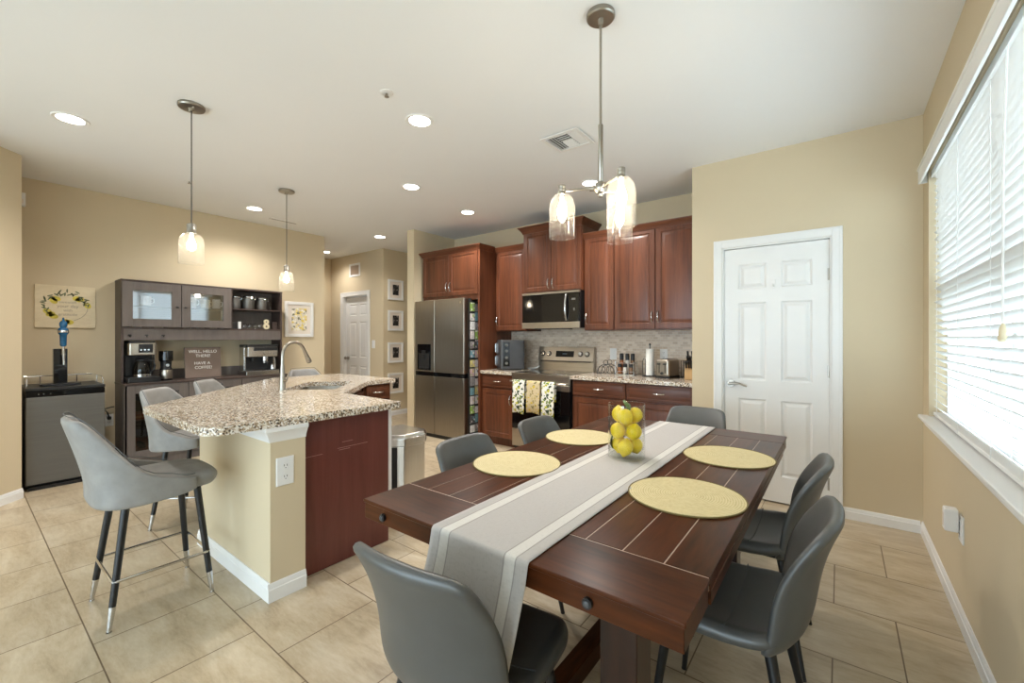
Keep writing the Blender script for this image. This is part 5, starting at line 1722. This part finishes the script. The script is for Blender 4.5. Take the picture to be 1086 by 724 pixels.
# drip coffee maker
t = thing('coffee_maker', 'black and silver drip coffee maker with glass carafe at left end of coffee bar', 'coffee maker', (-5.80, 1.185, WT))
part('base', G().prism(roundpoly([(-0.14, -0.12), (0.13, -0.12), (0.13, 0.15), (-0.14, 0.15)], 0.02), 0.0, 0.055), 'plastic', t, bevel=0.005)
part('warming_plate', G().lathe([(0.075, 0.055), (0.075, 0.061), (0.002, 0.062)], (0.035, 0.01, 0), n=28), 'chrome', t)
part('column', G().box(-0.14, -0.055, -0.11, 0.12, 0.056, 0.28), 'plastic', t, bevel=0.008)
part('brew_head', G().prism(roundpoly([(-0.14, -0.11), (0.11, -0.11), (0.11, 0.12), (-0.14, 0.12)], 0.03), 0.28, 0.405), 'steel_h', t, bevel=0.008)
part('head_lid', G().box(-0.13, 0.09, -0.10, 0.11, 0.406, 0.424), 'plastic', t, bevel=0.006)
cp = part('control_panel', G().box(0.1105, 0.1135, -0.03, 0.085, 0.305, 0.395), 'plastic', t)
for k in range(3):
    part('button', G().cyl((0.1135, -0.012 + 0.03 * k, 0.335), (0.119, -0.012 + 0.03 * k, 0.335), 0.009, n=14), 'chrome', cp)
part('water_gauge', G().box(-0.03, 0.03, 0.1155, 0.12, 0.12, 0.28), 'greysteel', t)
ca = part('carafe', G().lathe([(0.06, 0.0625), (0.074, 0.075), (0.078, 0.12), (0.068, 0.18), (0.052, 0.215), (0.05, 0.222)], (0.035, 0.01, 0), n=28, cap=False), 'darkglass', t)
part('carafe_band', G().lathe([(0.0525, 0.215), (0.056, 0.222), (0.056, 0.235), (0.04, 0.245), (0.002, 0.246)], (0.035, 0.01, 0), n=28), 'plastic', ca)
part('carafe_handle', G().tube([(0.06, 0.055, 0.225), (0.085, 0.095, 0.22), (0.095, 0.108, 0.17), (0.085, 0.095, 0.12), (0.075, 0.08, 0.11)], 0.009, 10), 'plastic', ca)
part('carafe_base_ring', G().lathe([(0.073, 0.0626), (0.0765, 0.066), (0.0765, 0.082), (0.075, 0.084)], (0.035, 0.01, 0), n=28, cap=False), 'chrome', ca)
# grinder
t = thing('coffee_grinder', 'black coffee grinder with steel band standing beside the drip coffee maker', 'coffee grinder', (-5.80, 1.405, WT))
part('base', G().lathe([(0.055, 0.0), (0.057, 0.004), (0.055, 0.125), (0.05, 0.13)], n=28), 'plastic', t)
part('steel_band', G().lathe([(0.0575, 0.02), (0.058, 0.022), (0.056, 0.112), (0.0555, 0.114)], n=28, cap=False), 'steel_h', t)
part('middle', G().lathe([(0.05, 0.13), (0.047, 0.145), (0.05, 0.2), (0.058, 0.21)], n=28), 'plastic', t)
part('hopper', G().lathe([(0.058, 0.21), (0.062, 0.215), (0.062, 0.30), (0.06, 0.318), (0.002, 0.32)], n=28), 'gloss', t)
part('dial', G().cyl((0.05, 0, 0.165), (0.06, 0, 0.165), 0.016, n=18), 'chrome', t)
# felt letter board
t = thing('letter_board', 'brown felt letter board with white greeting letters leaning on the coffee bar', 'letter board', (-5.86, 1.77, WT))
mL = Matrix.Translation((0, 0, 0)) @ Matrix.Rotation(R(-6), 4, 'Y')
mL = Matrix.Translation((0, 0, 0.0015)) @ mL
part('board', G().box(-0.012, 0.006, -0.178, 0.178, 0.0, 0.35, mL), 'board', t, bevel=0.003)
for k, (tx_, z_, yo, sz) in enumerate((('WELL, HELLO', 0.30, 0, 0.046), ('THERE!', 0.25, 0, 0.046), ('HAVE A', 0.165, -0.01, 0.046), ('COFFEE!', 0.115, 0, 0.046))):
    lettering('lettering', tx_, sz, 'letters', t, mL @ Matrix.Translation((0.0066, yo, z_)) @ Matrix.Rotation(R(90), 4, 'Z') @ Matrix.Rotation(R(90), 4, 'X'))
# espresso machine
t = thing('espresso_machine', 'chrome espresso machine with black top at the right end of the coffee bar', 'espresso machine', (-5.83, 2.345, WT))
part('housing', G().box(-0.13, 0.02, -0.17, 0.19, 0.03, 0.345), 'can_steel', t, bevel=0.006)
part('drip_tray', G().box(-0.13, 0.15, -0.19, 0.19, 0.0, 0.055), 'can_steel', t, bevel=0.005)
part('tray_grate', G().box(0.025, 0.145, -0.18, 0.18, 0.055, 0.06), 'plastic', t)
part('upper_housing', G().box(0.0205, 0.12, -0.165, 0.185, 0.225, 0.345), 'can_steel', t, bevel=0.006)
part('black_top', G().box(-0.125, 0.115, -0.17, 0.19, 0.3455, 0.375), 'plastic', t, bevel=0.005)
part('front_panel', G().box(0.12, 0.124, -0.10, 0.18, 0.30, 0.342), 'plastic', t)
part('pressure_gauge', G().cyl((0.12, 0.04, 0.265), (0.132, 0.04, 0.265), 0.024, n=22), 'chrome', t)
part('button', G().cyl((0.12, 0.10, 0.265), (0.13, 0.10, 0.265), 0.011, n=16), 'chrome', t)
part('button', G().cyl((0.12, 0.14, 0.265), (0.13, 0.14, 0.265), 0.011, n=16), 'chrome', t)
part('group_head', G().cyl((0.07, 0.05, 0.225), (0.07, 0.05, 0.175), 0.036, n=22), 'chrome', t)
pf = part('portafilter', G().cyl((0.07, 0.05, 0.176), (0.07, 0.05, 0.145), 0.034, 0.03, 20), 'chrome', t)
part('portafilter_handle', G().cyl((0.10, 0.05, 0.158), (0.215, 0.035, 0.145), 0.010, 0.014, 12), 'plastic', pf)
part('steam_wand', G().tube([(0.09, 0.15, 0.225), (0.11, 0.155, 0.16), (0.125, 0.15, 0.075)], 0.006, 8), 'chrome', t)
part('grinder_spout', G().cyl((0.07, -0.09, 0.225), (0.07, -0.09, 0.17), 0.025, 0.018, 16), 'plastic', t)
part('dark_cavity', G().box(0.0203, 0.0225, -0.15, 0.17, 0.062, 0.222), 'plastic', t)
part('milk_jug', G().lathe([(0.03, 0.0605), (0.034, 0.064), (0.028, 0.115), (0.031, 0.13)], (0.10, 0.13, 0), n=20), 'chrome', t)
# things in the glass-fronted sideboard
solo('bottle_rack', G().box(-5.95, -5.72, 1.13, 1.50, 0.1405, 0.155).box(-5.95, -5.72, 1.13, 1.145, 0.155, 0.26).box(-5.95, -5.72, 1.485, 1.50, 0.155, 0.26).box(-5.95, -5.93, 1.145, 1.485, 0.155, 0.25), 'rack', 'orange wooden tray seen low behind the left glass door of the sideboard', 'tray')
for k in range(3):
    tag(recentre(part('wine_bottle', G().lathe([(0.036, 0), (0.037, 0.18), (0.014, 0.23), (0.014, 0.29), (0.002, 0.291)], m=Matrix.Translation((-5.915, 1.20 + 0.11 * k, 0.194)) @ Matrix.Rotation(R(90), 4, 'Y') @ Matrix.Scale(0.78, 4), n=20), [mat('bottle_green', (28, 40, 30), 0.12), 'rack', mat('bottle_amber', (92, 44, 22), 0.12)][k])), ['dark bottle lying at the left of the orange wooden tray', 'orange bottle lying in the middle of the orange wooden tray', 'amber bottle lying at the right of the orange wooden tray'][k], 'bottle', 'bottles in the sideboard')
for k in range(3):
    solo('serving_board', G().box(-5.97, -5.70, 1.10, 1.53, 0.4765 + 0.0185 * k, 0.494 + 0.0185 * k), ['rack', 'lightwood', 'rack'][k], ['lowest wooden board in the stack on the sideboard shelf', 'pale wooden board in the middle of the stack on the sideboard shelf', 'top orange wooden board of the stack on the sideboard shelf'][k], 'board', 'boards on the sideboard shelf', bevel=0.003)
solo('ceramic_dish', G().lathe([(0.05, 0), (0.085, 0.03), (0.10, 0.075), (0.095, 0.075), (0.07, 0.03), (0.002, 0.01)], (-5.82, 1.32, 0.5325), n=28), 'greysteel', 'grey dish on top of the wooden boards behind the glass door', 'dish')

# ------------------------------------------------------------------ beer fridge
t = thing('beer_fridge', 'dark steel keg fridge with black top beside the coffee bar hutch', 'keg fridge', (-5.74, 0.625, 0), W=True)
KY0, KY1 = 0.372, 0.872
part('cabinet_body', G().box(-6.02, -5.53, KY0, KY1, 0.03, 0.855), 'plastic', t, bevel=0.004)
part('door', G().box(-5.525, -5.475, KY0 + 0.003, KY1 - 0.003, 0.055, 0.80), 'greysteel', t, bevel=0.006)
cp = part('control_strip', G().box(-5.525, -5.478, KY0 + 0.003, KY1 - 0.003, 0.802, 0.852), 'gloss', t, bevel=0.003)
part('indicator_dots', G().cyl((-5.478, 0.45, 0.827), (-5.476, 0.45, 0.827), 0.005, n=10).cyl((-5.478, 0.48, 0.827), (-5.476, 0.48, 0.827), 0.005, n=10).cyl((-5.478, 0.52, 0.827), (-5.476, 0.52, 0.827), 0.005, n=10), 'greysteel', cp)
part('top_panel', G().box(-6.02, -5.48, KY0, KY1, 0.856, 0.882), 'plastic', t, bevel=0.004)
part('foot_grille', G().box(-5.99, -5.50, KY0 + 0.02, KY1 - 0.02, 0.0, 0.03), 'plastic', t)
g = G().tube([(-5.50, KY0 + 0.01, 0.90), (-5.52, KY0 + 0.012, 0.955), (-5.98, KY0 + 0.02, 0.955), (-5.985, KY1 - 0.02, 0.955), (-5.56, KY1 - 0.015, 0.955), (-5.51, KY1 - 0.012, 0.915)], 0.0045, 8)
for x, y in ((-5.985, 0.50), (-5.985, 0.745), (-5.75, KY0 + 0.016), (-5.75, KY1 - 0.018), (-5.51, KY1 - 0.012), (-5.51, KY0 + 0.01)):
    g.cyl((x, y, 0.882), (x, y, 0.955 if x < -5.6 else 0.915), 0.004, n=8)
part('guard_rail', g, 'chrome', t)
tx_, ty_ = -5.70, 0.60
part('drip_tray', G().prism(roundpoly([(tx_ - 0.08, ty_ - 0.13), (tx_ + 0.1, ty_ - 0.13), (tx_ + 0.1, ty_ + 0.13), (tx_ - 0.08, ty_ + 0.13)], 0.03), 0.883, 0.90), 'plastic', t, bevel=0.003)
tw = part('beer_tower', G().box(tx_ - 0.035, tx_ + 0.035, ty_ - 0.045, ty_ + 0.045, 0.90, 1.215), 'gloss', t, bevel=0.004)
part('tap_faucet', G().cyl((tx_ + 0.035, ty_ + 0.012, 1.165), (tx_ + 0.10, ty_ + 0.012, 1.165), 0.012, n=14).cyl((tx_ + 0.10, ty_ + 0.012, 1.185), (tx_ + 0.115, ty_ + 0.012, 1.07), 0.010, 0.008, 12).cyl((tx_ + 0.095, ty_ + 0.012, 1.165), (tx_ + 0.085, ty_ + 0.012, 1.24), 0.011, 0.009, 12), 'chrome', tw)
th_ = part('tap_handle', G().lathe([(0.012, 1.235), (0.022, 1.245), (0.024, 1.34), (0.034, 1.355), (0.036, 1.385), (0.03, 1.40), (0.02, 1.408), (0.026, 1.425), (0.027, 1.445), (0.02, 1.462), (0.008, 1.475), (0.006, 1.495), (0.001, 1.50)], (tx_ + 0.085, ty_ + 0.012, 0), n=20), 'blue', t)
part('handle_band', G().lathe([(0.0365, 1.362), (0.0375, 1.366), (0.0365, 1.382)], (tx_ + 0.085, ty_ + 0.012, 0), n=20, cap=False), 'chrome', th_)
# outlet on the left wall with plugs
t = thing('wall_outlet', 'white outlet low on the left wall between the keg fridge and the hutch', 'outlet', (XL + 0.001, 0.985, 0.46), FX)
outlet_parts(t)
t = thing('power_cord', 'black power cord looping out of the low outlet beside the keg fridge', 'cord', (XL + 0.05, 0.985, 0.42), W=True)
part('plug', G().box(XL + 0.012, XL + 0.05, 0.972, 1.0, 0.47, 0.50), 'plastic', t, bevel=0.004)
part('cable', G().tube([(XL + 0.045, 0.985, 0.49), (XL + 0.06, 0.965, 0.55), (XL + 0.06, 0.94, 0.585), (XL + 0.05, 0.92, 0.55), (XL + 0.04, 0.91, 0.42), (XL + 0.03, 0.90, 0.2), (XL + 0.03, 0.89, 0.02)], 0.006, 8).tube([(XL + 0.06, 0.94, 0.585), (XL + 0.055, 1.0, 0.60), (XL + 0.045, 1.02, 0.60)], 0.006, 8), 'plastic', t)

# ------------------------------------------------------------------ on the walls
def frame(name, lab, cat, loc, rz, w_, h_, bw, fm, pieces, group=None, th=0.022):
    t = thing(name, lab, cat, loc, rz, group)
    part('frame', G().ring(w_, h_, bw, bw, th, Matrix.Translation((0, 0, 0))), fm, t, bevel=0.003)
    part('backing_mat', G().box(-w_ / 2 + bw, w_ / 2 - bw, -th * 0.55, -0.001, -h_ / 2 + bw, h_ / 2 - bw), 'picmat', t)
    for nm, x0, x1, z0, z1, mm in pieces:
        part(nm, G().box(x0, x1, -th * 0.6, -th * 0.55, z0, z1), mm, t)
    return t


for k, (z, lab) in enumerate(((2.135, 'white framed black and white photo at the top of the hall column of four'), (1.612, 'white framed black and white photo second from the top in the hall column'),
                              (1.068, 'white framed black and white photo third from the top in the hall column'), (0.545, 'white framed black and white photo at the bottom of the hall column of four'))):
    frame('picture_frame', lab, 'picture', (XL + 0.0005, 4.605, z), FX, 0.315, 0.345, 0.035, 'white', [('photo', -0.062, 0.062, -0.088, 0.088, 'photo')], 'framed photos in the hall')
frame('picture_frame', 'white framed yellow flower print on the wall right of the hutch', 'picture', (XL + 0.0005, 2.96, 1.575), FX, 0.40, 0.49, 0.042, 'white', [('flower_print', -0.105, 0.105, -0.155, 0.155, 'flowers')])
# lemon wreath plaque
t = thing('lemon_plaque', 'pale wooden plaque with a lemon wreath and lettering above the keg fridge', 'wall plaque', (XL + 0.0005, 0.675, 1.618), FX)
part('board', G().box(-0.208, 0.208, -0.028, 0, -0.205, 0.205), 'plaque', t, bevel=0.002)
def blob(g, x, z, rx, rz_, a, d):
    n = 14
    pts = [(rx * math.cos(2 * PI * k / n), rz_ * math.sin(2 * PI * k / n)) for k in range(n)]
    m = Matrix.Translation((x, -0.028, z)) @ Matrix.Rotation(a, 4, 'Y') @ Matrix.Rotation(R(90), 4, 'X')
    g.prism(pts, 0.0, d, m)
g = G()
for x, z, a in ((-0.085, 0.055, 0.9), (-0.068, 0.075, 0.3), (0.075, 0.085, 0.0), (0.095, 0.075, -0.3), (-0.105, -0.075, -0.3), (-0.085, -0.095, 0.3), (0.02, -0.15, 0.1), (-0.008, -0.145, 0.3), (0.15, 0.02, 1.2), (-0.125, -0.05, 0.6)):
    blob(g, x, z, 0.033, 0.024, a, 0.0006)
part('painted_lemons', g, 'yellow', t)
g = G()
random.seed(8)
for k in range(34):
    a = R(-160 + 12.5 * k) if k < 20 else R(80 + random.uniform(-70, 110))
    a = R(200 - k * 6.2)
    x, z = 0.145 * math.cos(a) + random.uniform(-0.02, 0.02), 0.0 + 0.135 * math.sin(a) + random.uniform(-0.02, 0.03)
    blob(g, x, z, 0.020, 0.0055, random.uniform(0, 3.14), 0.0009)
part('painted_leaves', g, 'leafink', t)
g = G()
g.tube([(0.15 * math.cos(R(a)), -0.0284, 0.135 * math.sin(R(a)) - 0.005) for a in range(-70, 30, 6)], 0.0022, 5)
part('painted_stem', g, 'greyink', t)
for tx2, z_, sz in (('sweeten', 0.045, 0.036), ('your day', 0.005, 0.042), ('with', -0.035, 0.036), ('gratitude', -0.075, 0.036)):
    lettering('lettering', tx2, sz, 'greyink', t, Matrix.Translation((0.012, -0.0285, z_)) @ Matrix.Rotation(R(90), 4, 'X'), ext=0.0004)
# alarm box high in the left corner
t = thing('alarm_siren', 'small white box high on the wall in the left corner', 'alarm box', (XL, 0.372, 2.595), FX)
part('box', G().box(-0.027, 0.04, -0.05, -0.0005, -0.062, 0.062), 'white', t, bevel=0.006)
part('grille', G().box(-0.015, 0.025, -0.052, -0.0502, -0.04, 0.0), 'picmat', t)
# hall vent and light switch
t = thing('wall_vent', 'white return air vent high on the hall wall above the door', 'air vent', (-6.865, 4.3595, 2.525))
part('frame', G().ring(0.335, 0.235, 0.035, 0.035, 0.01, Matrix()), 'white', t, bevel=0.002)
g = G()
for k in range(9):
    g.box(-0.13, 0.13, -0.0012, 0.0012, -0.009, 0.009, Matrix.Translation((0, -0.004, -0.07 + 0.0175 * k)) @ Matrix.Rotation(R(40), 4, 'X'))
part('louvres', g, mat('vent_grey', (190, 170, 150), 0.6), t)
t = thing('wall_switch', 'white light switch on the hall wall right of the far white door', 'switch', (-6.31, 4.3595, 1.21))
outlet_parts(t, 1.1, 'switch')
# outlet with plugged-in device on the right wall
t = thing('wall_outlet', 'white outlet low on the right wall under the window sill', 'outlet', (XR - 0.001, 2.80, 0.44), -FX)
outlet_parts(t, 1.0)
t = thing('plug_in_freshener', 'white plug-in device sticking out of the outlet on the right wall', 'plug-in device', (XR - 0.009, 2.815, 0.47), -FX)
part('body', G().box(-0.028, 0.028, -0.052, -0.0035, -0.05, 0.055), 'white', t, bevel=0.008, seg=3)
part('front_slot', G().box(-0.015, 0.015, -0.0535, -0.0522, -0.03, 0.03), 'picmat', t, bevel=0.0005)
